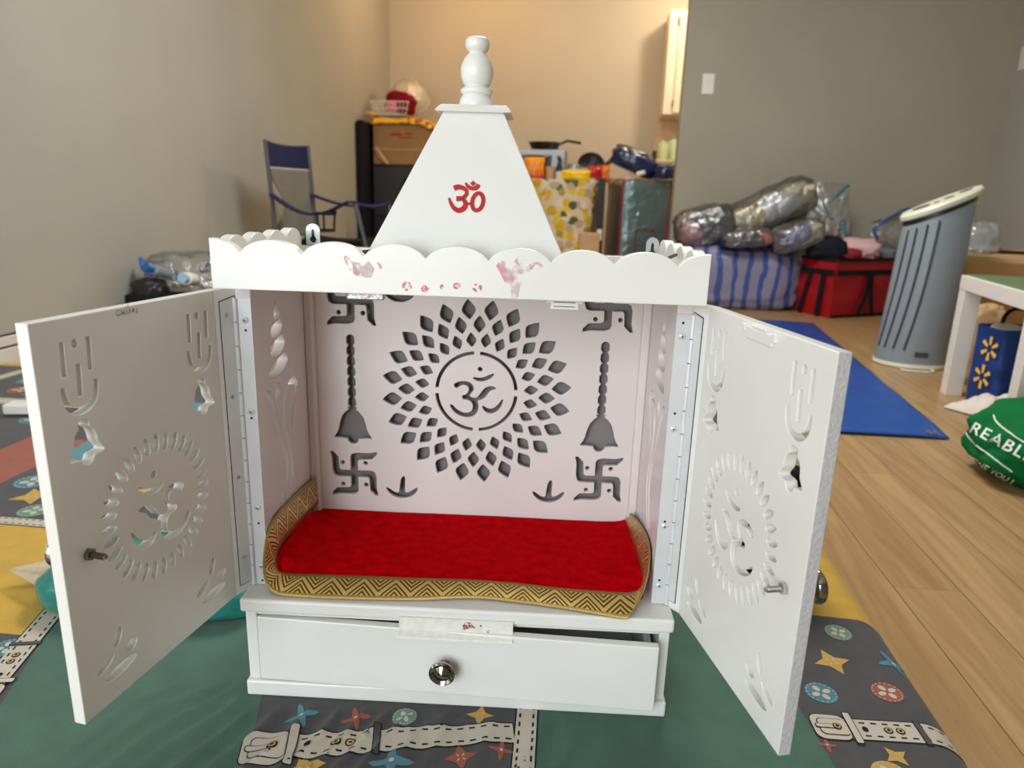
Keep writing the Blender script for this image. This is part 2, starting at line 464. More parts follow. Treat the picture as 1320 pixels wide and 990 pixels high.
# drawer: pulled out askew on the right
q = MB()
q.box((0, 0, 0), (.4195, .010, .0755))
q.box((.004, .010, .004), (.012, .165, .062)).box((.4075, .010, .004), (.4155, .165, .062)).box((.012, .157, .004), (.4075, .165, .062)).box((.012, .010, .004), (.4075, .157, .008))
dr = q.build('drawer', WHITE, T, bevel=0.0013, loc=(-.2100, .0028, .0192), rot=(0, 0, R_(-2.6)))
dr_loc = Vector((-.2100, .0028, .0192))
kb = MB(); kb.lathe([(.0, 0), (.0055, 0), (.0055, .006), (.0065, .009), (.0115, .011), (.0135, .0145), (.0135, .0165), (.0118, .018), (.0098, .0165), (.0085, .0158), (.004, .0185), (.0, .0195)], n=36, M=Matrix.Translation((.2005, 0, .0365)) @ Matrix.Rotation(R_(90), 4, 'X'))
kb.build('drawer_knob', CHROME, dr, smooth=35)
# folded catch plate hanging over the drawer
cp = MB()
Mx = Matrix.Translation((.0015, -.003, .1063)) @ Matrix.Rotation(R_(-4), 4, 'X')
cp.box((-.059, -.0012, -.0125), (.059, .0004, .0015), Mx)
cp.hexa([(-.059, -.0085, -.0185), (.059, -.0085, -.0185), (.059, -.0005, -.0130), (-.059, -.0005, -.0130)], [(-.059, -.0080, -.0165), (.059, -.0080, -.0165), (.059, .0000, -.0110), (-.059, .0000, -.0110)], Mx)
cp.mat(1).mesh(plate([ell(.012, -.0045, .005, .0035, .3), ell(.018, -.006, .0025, .002), ell(.034, -.010, .002, .0015), ell(.008, -.009, .002, .0015), ell(.026, -.004, .0015, .001)], .0002), Mx @ frame((0, -.0014, 0), (1, 0, 0), (0, 0, 1)))
cp.build('catch_plate', [RUST, RUSTSPOT], T, bevel=0.0006)
# top board of the base
MB().box((-WB - .001, -.002, ZBB), (WB + .001, YEND + .004, ZBT)).build('base_board', WHITE, T, bevel=0.0028, seg=3)

# --- panels with cut-outs
OM3 = [(322, 447), (350, 430), (385, 427), (412, 436), (425, 458), (420, 478), (402, 498), (412, 508), (438, 512), (455, 490), (475, 460), (500, 448), (525, 450), (536, 462), (515, 466), (498, 478), (480, 508), (455, 522), (441, 525), (449, 545), (447, 575), (430, 602), (398, 613), (360, 607), (325, 585), (306, 552), (316, 546), (340, 572), (370, 588), (400, 588), (418, 575), (422, 550), (412, 530), (390, 520), (370, 521), (366, 500), (385, 497), (402, 475), (398, 455), (380, 447), (360, 450), (338, 468)]
OMT = stroke([(468, 552, 8), (490, 573, 24), (518, 576, 26), (547, 555, 20), (567, 514, 7)])
OMC = stroke([(421, 409, 8), (445, 418, 18), (475, 415, 20), (500, 402, 20), (520, 387, 9)])
OMD = [(453, 350), (469, 366), (453, 380), (438, 364)]
def om_polys(cx, cz, s=.0002525, mir=1):
    f = lambda P: [(cx + mir * (x - 435) * s, cz - (y - 478) * s) for x, y in P]
    return [f(chaikin(OM3, 1)), f(OMT), f(OMC), f(chaikin(OMD, 1))]
def swastika(cx, cz, h=.0285, s=.0047):
    Q = [(-s, s), (-s, h - .006), (-s + .002, h - .002), (.004, h), (h * .72, h), (h + .001, h + .0022), (h + .001, h - .0015), (h * .80, h - 2 * s + .001), (s + .002, h - 2 * s), (s, h - 2 * s - .002), (s, s)]
    P = []
    for k in range(4):
        for x, y in Q[:-1]:
            for _ in range(k): x, y = y, -x
            P.append((cx + x, cz + y))
    d = .0148
    return [P] + [ell(cx + sx * d, cz + sz * d, .0028, .0028, n=12) for sx in (-1, 1) for sz in (-1, 1)]
def prof_poly(cx, prof):
    """mirror a list of (half-width, z) downwards"""
    return [(cx + w, z) for w, z in prof] + [(cx - w, z) for w, z in reversed(prof)]
def chain_bell(cx, dz=0.0):
    pr = [(.001, .3618)]; z = .3612
    for k in range(7):
        hh = .0128
        pr += [(.0036, z - .0008), (.0050, z - .003), (.0052, z - hh + .0035), (.0036, z - hh + .0008), (.0026, z - hh)]
        z -= hh + .0004
    pr += [(.004, .2702), (.0062, .2688), (.0042, .2665), (.0085, .2635), (.0135, .257), (.0165, .248), (.0182, .240), (.0205, .2345), (.0238, .2300), (.0236, .2284), (.0175, .2287), (.0070, .2276), (.0062, .2240), (.0030, .2213), (.0006, .2210)]
    return prof_poly(cx, [(w, zz + dz) for w, zz in pr])
def diya(cx, z, flip=1):
    P = [(-.0203, .004), (-.0165, .0025), (-.010, -.0025), (-.0035, -.0035), (-.0028, .006), (-.0012, .0165), (.0022, .0205), (.0042, .0180), (.0040, .008), (.0035, -.0030), (.010, -.0015), (.0165, .0035), (.0203, .0052), (.0195, .0005), (.015, -.0060), (.007, -.0100), (0, -.0110), (-.008, -.0098), (-.015, -.0058), (-.0195, -.0005)]
    return chaikin([(cx + x, z + flip * y) for x, y in P], 1)
back = [rrect(-WI - .010, ZBT, WI + .010, .4665, .001)]
mx, mz = .0012, .2935
for (r0, r1, hw, off) in ((.0930, .1175, .0083, 6.0), (.0765, .0975, .0070, 13.5), (.0590, .0768, .0060, 6.0)):
    for k in range(24):
        a = R_(off + 15 * k); rm = (r0 * .52 + r1 * .48)
        ux, uz = math.cos(a), math.sin(a)
        pl = [(r0, 0), (r0 * .72 + rm * .28, hw * .42), (r0 * .25 + rm * .75, hw * .93), (rm, hw), (rm * .75 + r1 * .25, hw * .90), (rm * .28 + r1 * .72, hw * .40), (r1, 0)]
        pl = pl + [(x, -y) for x, y in pl[-2:0:-1]]
        back.append([(mx + x * ux - y * uz, mz + x * uz + y * ux) for x, y in pl])
for k in range(4):
    a0, a1 = R_(k * 90 + 4.5), R_(k * 90 + 85.5)
    arc = [a0 + (a1 - a0) * i / 18 for i in range(19)]
    back.append([(mx + .0510 * math.cos(a), .2958 + .0510 * math.sin(a)) for a in arc] + [(mx + .0470 * math.cos(a), .2958 + .0470 * math.sin(a)) for a in reversed(arc)])
back += om_polys(mx - .0005, .2962)
for cx, cz in ((-.1538, .1805), (.1580, .1870), (-.1528, .4035), (.1570, .4065)):
    back += swastika(cx, cz)
back += [chain_bell(-.1543), chain_bell(.1563, .003)]
back += [diya(-.0925, .1600), diya(.0958, .1632), diya(-.0932, .4147), diya(.0970, .4175)]
me = plate(back, .006, .0006)
MB().mesh(me, frame((0, YBK + .003, 0), (1, 0, 0), (0, 0, 1))).build('back_panel', WHITE_IN, T)
MB().box((-WI - .010, YEND - .003, ZBT), (WI + .010, YEND, .4665)).build('backing_board', mat('grey_backing_board', (128, 124, 122), rough=.6), T, bevel=.001)
# side panels (u = depth, v = height)
def side_polys():
    P = [[(YI, ZBT), (YBK, ZBT), (YBK, ZFB + .004), (YI, ZFB + .004)]]
    sm = lambda L_: chaikin(L_, 2)
    P.append(sm([(.094, .421), (.098, .412), (.107, .405), (.109, .397), (.098, .393), (.089, .397), (.094, .408)]))
    P.append(sm([(.080, .388), (.092, .392), (.106, .396), (.114, .390), (.113, .382), (.100, .375), (.080, .377)]))
    P.append(sm([(.077, .369), (.090, .373), (.112, .378), (.120, .370), (.119, .363), (.105, .355), (.075, .357)]))
    P.append(sm([(.074, .347), (.090, .350), (.116, .357), (.126, .350), (.126, .342), (.108, .334), (.066, .335)]))
    P.append(sm([(.092, .330), (.099, .318), (.098, .312), (.089, .305), (.083, .312), (.084, .320)]))
    P.append(stroke([(.058, .325, .003), (.064, .321, .010), (.072, .315, .0105), (.080, .292, .010), (.092, .266, .010), (.106, .243, .010), (.110, .222, .010), (.099, .196, .007), (.088, .176, .004)]))
    P.append(stroke([(.126, .264, .002), (.133, .280, .007), (.143, .297, .008), (.151, .309, .010), (.145, .317, .010), (.130, .316, .010), (.114, .306, .0105), (.106, .288, .010), (.112, .258, .0095), (.1225, .232, .0095), (.1245, .208, .0095), (.110, .186, .006), (.099, .170, .003)]))
    return P
for s in (-1, 1):
    me = plate(side_polys(), .012, .0006)
    MB().mesh(me, frame((s * (WI + .006), 0, 0), (0, 1, 0), (0, 0, 1))).build('side_panel', WHITE_IN, T)
    # corner batten inside
    MB().box((s * WI, YBK - .012, ZBT), (s * (WI - .010), YBK, ZFB)).build('corner_batten', WHITE_IN, T, bevel=0.002)
    # front post carrying the hinge
    MB().box((s * (WI - .0015), YI - .001, ZBT), (s * .2205, YI + .018, ZFB)).build('front_post', WHITE_IN, T, bevel=0.0008)

# --- doors
def door_polys():
    P = [[(0, .1156), (.197, .1156), (.197, .4369), (0, .4369)]]
    for c in (.0255, .1610):
        P.append(stroke([(c - .0125, .4195, .0042), (c - .0120, .4070, .0046), (c - .0112, .3945, .0042)]))
        P.append(stroke([(c + .0112, .4195, .0042), (c + .0117, .4070, .0046), (c + .0122, .3945, .0042)]))
        P.append(stroke([(c - .001, .4010, .0042), (c, .389, .0046), (c + .0008, .3770, .0042)]))
        P.append(ell(c, .4165, .0026, .0034, n=12))
        P.append(stroke([(c - .0150, .3865, .003), (c - .0148, .381, .0046), (c - .0120, .371, .0052), (c - .003, .3658, .0058), (c + .005, .3660, .0058), (c + .0125, .371, .0052), (c + .0150, .381, .0046), (c + .0152, .3865, .003)]))
        cb = c + .001
        P.append(chaikin(prof_poly(cb, [(.0005, .3585), (.0045, .3575), (.0052, .3545), (.0045, .3518), (.0085, .3490), (.0105, .3440), (.0110, .3380), (.0140, .3340), (.0162, .3312), (.0155, .3292), (.0070, .3288), (.0052, .3270), (.0042, .3240), (.0005, .3228)]), 1))
    cx, cz = .0940, .2592
    for k in range(32):
        a = R_(360 / 32 * k + 3); ux, uz = math.cos(a), math.sin(a)
        pl = [(.0490, 0), (.0503, .0019), (.0535, .0033), (.0592, .0033), (.0634, .0018), (.0655, 0)]
        pl = pl + [(x, -y) for x, y in pl[-2:0:-1]]
        P.append([(cx + x * ux - y * uz, cz + x * uz + y * ux) for x, y in pl])
    for dx in (0, -.1215):
        P.append(ell(.1555 + dx, .1680, .0088, .0034, R_(-66), p=1.3))
        P.append(ell(.1425 + dx, .1525, .0072, .0046, R_(-22), p=1.3))
        P.append(ell(.1560 + dx, .1385, .0175, .0046, R_(-4), p=1.3))
        P.append(ell(.1710 + dx, .1515, .0100, .0034, R_(-24), p=1.3))
    return P
DT = .0105
for s, hy, an in ((-1, .0084, 4.50897), (1, .0164, -1.35816)):
    hx = s * .2320
    polys = door_polys() + om_polys(.0925, .2585, s=.000275, mir=(1 if s < 0 else -1))
    me = plate(polys, DT, .0007)
    ux, uy = math.cos(an), math.sin(an)
    # inner face on the hinge line, thickness outwards
    nx, ny = (uy, -ux) if s < 0 else (-uy, ux)
    if nx * s < 0: nx, ny = -nx, -ny
    Mf = frame((hx + nx * DT / 2, hy + ny * DT / 2, 0), (ux, uy, 0), (0, 0, 1))
    dm = MB().mesh(me, Mf)
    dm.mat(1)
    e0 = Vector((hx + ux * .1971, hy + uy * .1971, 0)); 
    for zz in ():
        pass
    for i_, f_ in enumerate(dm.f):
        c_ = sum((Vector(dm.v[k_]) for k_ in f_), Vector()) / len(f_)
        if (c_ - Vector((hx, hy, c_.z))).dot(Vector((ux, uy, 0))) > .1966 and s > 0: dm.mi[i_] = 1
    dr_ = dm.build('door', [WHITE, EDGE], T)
    inw = Vector((-nx, -ny, 0)); u3 = Vector((ux, uy, 0))
    def on(u, z, d=0.0): return Vector((hx, hy, 0)) + u3 * u + Vector((0, 0, z)) + inw * d
    # bevelled hinge stile between the knuckle line and the door
    k0 = Vector((s * .2205, YI - .0005, 0))
    st = MB()
    a, b2 = k0, Vector((hx, hy, 0))
    out = Vector((s * .010, .009, 0))
    pa = [a, b2, b2 + Vector((nx, ny, 0)) * DT, a + out]
    st.hexa([tuple(p + Vector((0, 0, .1156))) for p in pa], [tuple(p + Vector((0, 0, .4369))) for p in pa])
    st.build('hinge_stile', WHITE, dr_)
    # hinge leaf on the stile
    dv = (b2 - a); L0 = dv.length; dv.normalize(); nn = Vector((-dv.y, dv.x, 0)); 
    if nn.y > 0: nn = -nn
    lf = MB().mat(2)
    q0, q1 = a + dv * .0012 + nn * .0001, a + dv * (L0 - .0049) + nn * .0001
    lf.hexa([tuple(q0 + Vector((0, 0, .1240))), tuple(q1 + Vector((0, 0, .1240))), tuple(q1 + nn * .0005 + Vector((0, 0, .1240))), tuple(q0 + nn * .0005 + Vector((0, 0, .1240)))],
            [tuple(q0 + Vector((0, 0, .4300))), tuple(q1 + Vector((0, 0, .4258))), tuple(q1 + nn * .0005 + Vector((0, 0, .4258))), tuple(q0 + nn * .0005 + Vector((0, 0, .4300)))])
    lf.mat(0)
    p0, p1 = a + dv * .002 + nn * .0004, a + dv * (L0 - .0055) + nn * .0004
    lf.hexa([tuple(p0 + Vector((0, 0, .1250))), tuple(p1 + Vector((0, 0, .1250))), tuple(p1 + nn * .0008 + Vector((0, 0, .1250))), tuple(p0 + nn * .0008 + Vector((0, 0, .1250)))],
            [tuple(p0 + Vector((0, 0, .4290))), tuple(p1 + Vector((0, 0, .4250))), tuple(p1 + nn * .0008 + Vector((0, 0, .4250))), tuple(p0 + nn * .0008 + Vector((0, 0, .4290)))])
    lf.mat(1)
    for z in (.412, .330, .245, .155):
        lf.lathe([(.0, 0), (.0022, 0), (.0018, .0006), (0, .0009)], n=14, M=frame(tuple(a + dv * (L0 * .5) + nn * .0012 + Vector((0, 0, z))), (dv.x, dv.y, 0), (0, 0, 1)))
    lf.build('hinge_leaf', [HINGE, HINGE, DARKHOLE], dr_)
    # clamp bolt going through the door, knob outside
    bu, bz = (.1735, .2530) if s < 0 else (.1755, .2490)
    sx = frame(tuple(on(bu, bz)), (0, 0, 1), tuple(u3))
    if (sx.to_3x3() @ Vector((0, 0, 1))).dot(inw) < 0: sx = frame(tuple(on(bu, bz)), (0, 0, 1), tuple(-u3))
    bt = MB(); bt.lathe([(0, 0), (.0045, 0), (.0050, .0006), (.0050, .003), (.0045, .0036), (.0022, .0036), (.0022, .016), (.0018, .0168), (0, .0168)], n=6, M=sx)
    for zz in [.0045 + .0011 * i for i in range(10)]:
        bt.lathe([(.0021, 0), (.0026, .0004), (.0021, .0008)], c=(0, 0, zz), n=12, M=sx, cap=False)
    bt.build('door_bolt', STEEL if s > 0 else mat('dull_steel', (110, 108, 100), rough=.4, metal=.9), dr_, smooth=30)
    kn = MB(); kn.lathe([(0, 0), (.0055, 0), (.0055, .006), (.0065, .009), (.0115, .011), (.0135, .0145), (.0135, .0165), (.0118, .018), (.0085, .0158), (.004, .0185), (0, .0195)], n=32, M=Matrix.Translation(inw * -DT) @ sx @ Matrix.Rotation(PI, 4, 'X'))
    kn.build('door_knob', CHROME, dr_, smooth=35)
    if s > 0:    # painted-over latch near the top
        lt = MB(); lm = frame(tuple(on(.0955, .4285, .0012)), tuple(u3), (0, 0, 1))
        lt.box((-.022, -.005, -.0012), (.022, .0045, .0012), lm).box((-.026, .000, -.0012), (-.021, .006, .0018), lm).box((.021, -.001, -.0012), (.027, .006, .0022), lm).box((-.012, .0045, -.0012), (.010, .007, .0008), lm)
        lt.build('latch', WHITE, dr_, bevel=.0008)
    else:        # faded printed stamp
        lt = MB()
        sm_ = frame(tuple(on(.108, .4335, .0003)), tuple(-u3), (0, 0, 1))
        lt.mesh(text_mesh('GM.U\'A.J', .0066, .0001, spacing=.95), sm_ @ Matrix.Translation((0, -.001, 0)))
        lt.mesh(text_mesh('\' .-.I', .0045, .0001), sm_ @ Matrix.Translation((-.001, .0036, 0)))
        lt.build('printed_stamp', STAMP, dr_)
    # rough saw-cut outer edge of the door; the right one's grey holds painted shade
    # hinge leaf and knuckles on the post
    hg = MB()
    x0, x1 = s * .2050, s * .2190
    hg.box((min(x0, x1), YI - .0024, .1185), (max(x0, x1), YI - .0010, .4275))
    for i in range(13):
        z0 = .1185 + i * .0238
        hg.tube([(k0.x, k0.y - .0026, z0 + .0006), (k0.x, k0.y - .0026, z0 + .0232)], .0024, 12)
    hg.mat(1)
    for z in (.4080, .3180, .2020, .1350):
        hg.lathe([(.0, .0), (.0013, 0), (.0013, .0002), (0, .0002)], n=12, M=frame((s * .2115, YI - .0024, z + (.011 if s > 0 else -.012)), (1, 0, 0), (0, 0, 1)))
    ho = hg.build('hinge', [HINGE, DARKHOLE], T)
    for z in (.4060, .3130, .2080, .1400):
        sw = MB(); M_ = frame((s * .2115, YI - .0024, z), (1, 0, 0), (0, 0, 1))
        sw.lathe([(0, 0), (.0034, 0), (.0034, .0007), (.0026, .0015), (0, .0019)], n=20, M=M_)
        sw.mat(1).box((-.0017, -.0003, .0016), (.0017, .0003, .0020), M_).box((-.0003, -.0017, .0016), (.0003, .0017, .0020), M_)
        sw.build('screw', [HINGE, DARKHOLE], ho, smooth=40)

# --- roof
MB().box((-.2222, -.004, ZFB + .0008), (.2222, YEND, ZFB + .0075)).build('roof_board', WHITE, T, bevel=.001)
def scallop(x0, x1, n, z0, zp, dip, half=False):
    P = [(x0, z0), (x1, z0)]
    pitch = (x1 - x0) / n
    pts = []
    N = 12
    for k in range(n + (1 if half else 0)):
        c = x0 + pitch * (k + (0 if half else .5))
        for i in range(N + 1):
            t = -1 + 2 * i / N
            x = c + t * pitch / 2
            if x < x0 - 1e-6 or x > x1 + 1e-6: continue
            pts.append((x, zp - dip * (1 - math.sqrt(max(0, 1 - .86 * t * t))) / (1 - math.sqrt(.14))))
    return P + pts[::-1]
fz = MB().mesh(plate([scallop(-.2222, .2222, 8, ZFB, ZFT, .0115, True)], .010, .0008), frame((0, -.0087, 0), (1, 0, 0), (0, 0, 1)))
Mfz = frame((0, -.01385, 0), (1, 0, 0), (0, 0, 1))
def smears(L_, mi, d): 
    fz.mat(mi)
    for P in L_: fz.mesh(plate([P], .0001), Mfz @ Matrix.Translation((0, 0, d)))
def zz_(px, py): return ((px - 589.5) * .0006915 - .0003, .4851 - (py - (319.5 + (px - 589) * .0405)) * .000720)
fpx = lambda L_: [zz_(430 + a / 4.4, 310 + b / 4.4) for a, b in L_]
smears([stroke([(*zz_(430 + a / 4.4, 310 + b / 4.4), w) for a, b, w in L_]) for L_ in (
    [(70, 80, .004), (95, 125, .006), (125, 165, .006), (145, 182, .003)], [(245, 122, .003), (262, 132, .004), (274, 150, .002)], [(160, 290, .004), (200, 292, .003)],
    [(930, 130, .004), (955, 150, .006), (980, 195, .007), (1000, 220, .008), (1010, 190, .005)], [(1110, 150, .004), (1150, 135, .007), (1185, 155, .004)], [(1040, 130, .006), (1060, 100, .006), (1075, 95, .004)])], 1, .0001)
smears([fpx(ell(a, b, w, h, n=14)) for a, b, w, h in ((418, 245, 30, 26), (522, 260, 24, 20), (618, 250, 11, 14), (703, 246, 22, 18), (820, 257, 28, 24))], 2, .0001)
smears([fpx(P) for P in ([(110, 110), (160, 120), (200, 100), (235, 150), (215, 195), (150, 200), (110, 170)], [(950, 110), (1030, 120), (1090, 100), (1130, 150), (1070, 220), (1050, 318), (1018, 318), (1005, 240), (960, 190)])], 3, .00005)
fz.build('scalloped_fascia', [WHITE, PINK, PINKD, PINKL], T)
for s in (-1, 1):
    rail = plate([scallop(-.004, .2035, 4, ZFB, .4880, .0125)], .011, .0012)
    MB().mesh(rail, frame((s * .2165, 0, 0), (0, 1, 0), (0, 0, 1))).build('scalloped_rail', WHITE, T)
    hp_x0, hp_x1 = ((-.2092, -.1924) if s < 0 else (.1980, .2132))
    cx = (hp_x0 + hp_x1) / 2; w = hp_x1 - hp_x0
    zt = .4915 if s < 0 else .4885
    body = [(hp_x0, .448), (hp_x1, .448)] + [(cx + w / 2 * math.cos(R_(a)), zt - .0075 + .0075 * math.sin(R_(a))) for a in range(0, 181, 15)]
    key = [(cx + .0016, zt - .0075), (cx + .0020, zt - .0150)] + [(cx + .0040 * math.cos(R_(a)), zt - .0185 + .0040 * math.sin(R_(a))) for a in range(50, -231, -20)] + [(cx - .0020, zt - .0150), (cx - .0016, zt - .0075), (cx, zt - .0060)]
    MB().mesh(plate([body, key], .0012), frame((0, YEND + .001, 0), (1, 0, 0), (0, 0, 1))).build('hanger_plate', ZINC, T)
# magnetic catches under the fascia
MB().box((-.1025, -.0035, .4348), (-.0685, .006, ZFB + .001)).build('door_catch', mat('silver_tape', (175, 175, 175), rough=.35, metal=.6, bump=.6, bscale=250), T, bevel=.001)
c_ = MB().box((.0845, -.002, .4325), (.1095, .010, ZFB + .001)).box((.0805, -.001, .4375), (.1135, .008, ZFB + .001)).mat(1).box((.087, -.0024, .4345), (.107, -.0019, .4352)).box((.087, -.0024, .4385), (.107, -.0019, .4392))
c_.build('door_catch', [WHITE, DARKHOLE], T, bevel=.0006)
# --- spire
SXC, SYC = .0040, .105
z0, z1, b0, b1 = ZFB + .0075, .6085, .1035, .0285
sp = MB().hexa([(SXC - b0, SYC - b0, z0), (SXC + b0, SYC - b0, z0), (SXC + b0, SYC + b0, z0), (SXC - b0, SYC + b0, z0)], [(SXC - b1, SYC - b1, z1), (SXC + b1, SYC - b1, z1), (SXC + b1, SYC + b1, z1), (SXC - b1, SYC + b1, z1)])
spo = sp.build('spire', WHITE, T, bevel=.0008)
b2 = .0362
cpm = MB().hexa([(SXC - b2, SYC - b2, z1 - .0015), (SXC + b2, SYC - b2, z1 - .0015), (SXC + b2, SYC + b2, z1 - .0015), (SXC - b2, SYC + b2, z1 - .0015)], [(SXC - b2, SYC - b2, z1), (SXC + b2, SYC - b2, z1), (SXC + b2, SYC + b2, z1), (SXC - b2, SYC + b2, z1)])
cpm.hexa([(SXC - b2, SYC - b2, z1), (SXC + b2, SYC - b2, z1), (SXC + b2, SYC + b2, z1), (SXC - b2, SYC + b2, z1)], [(SXC - .0315, SYC - .0315, z1 + .0052), (SXC + .0315, SYC - .0315, z1 + .0052), (SXC + .0315, SYC + .0315, z1 + .0052), (SXC - .0315, SYC + .0315, z1 + .0052)])
cpm.build('spire_cap', WHITE, T, bevel=.0008)
k = 1.93e-4
fp = [(0, 82), (40, 82), (52, 86), (59, 95), (62, 112), (60, 128), (54, 142), (45, 149), (42, 155), (50, 164), (64, 180), (76, 203), (83, 228), (84, 246), (81, 270), (72, 295), (62, 310), (58, 316), (66, 319), (78, 325), (83, 334), (82, 344), (75, 351), (69, 354), (74, 359), (82, 372), (88, 390), (91, 410), (91, 422), (0, 422)]
zf = z1 + .0052
MB().lathe([(r * k, zf + (418 - y) * k) for r, y in reversed(fp)], c=(SXC, SYC, 0), n=40).build('finial', WHITE, T, smooth=50)
# raised red om on the spire face
yn = -(z1 - z0); zn = (b0 - b1)
nrm = Vector((0, -(z1 - z0), -(-(b0 - b1)))).normalized()
up = Vector((0, (b0 - b1), (z1 - z0))).normalized()
def on_spire(z): return SYC - (b0 + (b1 - b0) * (z - z0) / (z1 - z0))
Mo = frame((.0027, on_spire(.5282), .5282), (1, 0, 0), tuple(up))
zs = (Mo.to_3x3() @ Vector((0, 0, 1))).y
so = 3.05e-5 * 1.72
eo = MB()
OMS = [[(360, 320, 95), (430, 285, 90), (520, 300, 72), (590, 350, 62), (600, 410, 60), (570, 465, 65), (520, 508, 80), (415, 515, 88)],
       [(520, 505, 60), (575, 560, 70), (590, 620, 80), (570, 690, 90), (480, 745, 92), (390, 705, 72), (325, 610, 55), (285, 505, 32)],
       [(615, 602, 36), (690, 602, 36)], [(562, 205, 28), (615, 285, 60), (700, 318, 66), (775, 290, 80), (800, 230, 60)]]
def omp(P): return [((x - 605) * so, -(y - 480) * so) for x, y in P]
def omst(L_): return [((x - 605) * so, -(y - 480) * so, w * so) for x, y, w in L_]
for mi, grow, th in ((0, 0, .0014), (1, 16, .0006)):
    eo.mat(mi)
    for L_ in OMS: eo.mesh(plate([stroke(omst([(x, y, w + grow) for x, y, w in L_]))], th), Mo)
    ring = stroke([(x, y, w) for (x, y), w in zip([((800 + 98 * math.cos(t) - 40 * math.sin(t) * .3 - 605) * so, -(560 + 165 * math.sin(t) - 480) * so) for t in [2 * PI * i / 24 for i in range(24)]], [(66 + grow) * so] * 24)], True, 1)
    eo.mesh(plate(ring, th), Mo)
    eo.mesh(plate([omp([(700, 168 - grow), (745 + grow, 215), (700, 258 + grow), (655 - grow, 215)])], th), Mo)
eo.build('om_emblem', [REDGL, GOLDL], T)

# ------------------------------------------------------------------ red mat with gold border inside the temple
def lerp_tab(tab, x):
    if x <= tab[0][0]: return tab[0][1]
    for (a, u), (b, v) in zip(tab, tab[1:]):
        if x <= b:
            t = (x - a) / (b - a); t = t * t * (3 - 2 * t); return u + (v - u) * t
    return tab[-1][1]
FRONT = [(-.199, .036), (-.183, .029), (-.128, .031), (-.08, .0322), (-.039, .033), (.0252, .0352), (.07, .032), (.1068, .027), (.15, .0245), (.178, .0235), (.199, .038)]
def cloth_z(x, y):
    return .1306 + .018 * math.exp(-max(0, x + .199) / .014) * min(1, max(0, (y - .03) / .02)) * min(1, max(0, (.190 - y) / .05)) + .006 * math.exp(-max(0, .198 - x) / .010) + .0010 * fb((x, y, 0), 14, 3) + .0004 * fb((x, y, 0), 60, 8)
cl = MB()
NX, NY = 70, 34
def cfn(u, v):
    x = -.199 + .397 * u; y0 = lerp_tab(FRONT, x); y = y0 + (.1950 - y0) * v
    return (x, y, cloth_z(x, y) - (.0010 if v == 0 else 0))
cl.grid(cfn, NX, NY)
def skirt(u, v):
    if u <= .25: x, y = -.199, .1950 + (lerp_tab(FRONT, -.199) - .1950) * u * 4
    elif u <= .75: x = -.199 + .397 * (u - .25) * 2; y = lerp_tab(FRONT, x)
    else: x = .198; y = lerp_tab(FRONT, .198) + (.1950 - lerp_tab(FRONT, .198)) * (u - .75) * 4
    zt = cloth_z(x, y) - .0010
    return (x, y - (.004 * (1 - v) if .25 < u < .75 else 0), .1180 + (zt - .1180) * v)
cl.grid(skirt, 140, 3)
clo = cl.build('altar_mat', PLUSH, None, smooth=60, loc=T.location, rot=T.rotation_euler)
tag(clo, 'red plush mat with gold border lying on the shelf inside the temple', 'mat')
RIB = [((-.1990, .1935, .1775), (-.1985, .1935, .1420)), ((-.2040, .15, .1815), (-.1985, .15, .1445)), ((-.2050, .10, .1850), (-.1985, .10, .1490)), ((-.2050, .06, .1865), (-.1980, .06, .1530)), ((-.2045, .034, .1830), (-.1970, .040, .1530)),
       ((-.2050, .020, .163), (-.1970, .032, .1425)), ((-.2040, .010, .138), (-.1945, .0290, .1335)), ((-.1935, .0055, .1192), (-.1835, .0290, .1320)), ((-.160, .0050, .1188), (-.160, .0300, .1318)), ((-.128, .0050, .1188), (-.128, .0310, .1318)), ((-.08, .0070, .1190), (-.08, .0322, .1316)), ((-.039, .0100, .1188), (-.039, .0330, .1316)),
       ((-.005, .0150, .1200), (-.005, .0345, .1318)), ((.0252, .0185, .1195), (.0252, .0352, .1318)), ((.07, .0140, .1190), (.07, .0320, .1318)), ((.1068, .0085, .1188), (.1068, .0270, .1316)), ((.15, -.0005, .1188), (.15, .0245, .1316)), ((.1740, -.0070, .1190), (.1760, .0235, .1318)),
       ((.1800, -.0040, .1215), (.1860, .0245, .1330)), ((.1900, .0080, .1330), (.1915, .0270, .1345)), ((.1990, .0240, .1500), (.1945, .0320, .1370)), ((.2035, .045, .1680), (.1975, .045, .1400)), ((.2045, .075, .1720), (.1980, .075, .1400)), ((.2040, .12, .1640), (.1975, .12, .1380)), ((.2025, .165, .1530), (.1965, .165, .1350)), ((.1985, .1935, .1460), (.1955, .1935, .1330))]
RB = chaikin([a + b for a, b in RIB], 2, False)
rb = MB(); uvs = []
acc = 0
for i, p in enumerate(RB):
    if i: acc += (Vector(p[:3]) - Vector(RB[i - 1][:3])).length
    for j in range(7):
        v = j / 6
        q_ = Vector(p[:3]).lerp(Vector(p[3:]), v)
        q_ += Vector((0, 0, .0012 * math.sin(v * PI))) + Vector((0, -.0004, .0004)) * fb(q_, 40, 2)
        rb.v.append(tuple(q_)); uvs.append((acc / .017, v))
for i in range(len(RB) - 1):
    for j in range(6): rb.f.append([i * 7 + j, i * 7 + j + 1, i * 7 + j + 8, i * 7 + j + 7]); rb.mi.append(0)
rbo = rb.build('gold_border', GOLD, clo, smooth=180, solid=.0009)
ul = rbo.data.uv_layers.new(name='UVMap')
for l in rbo.data.loops: ul.data[l.index].uv = uvs[l.vertex_index]
tag(rbo, 'woven gold ribbon border')

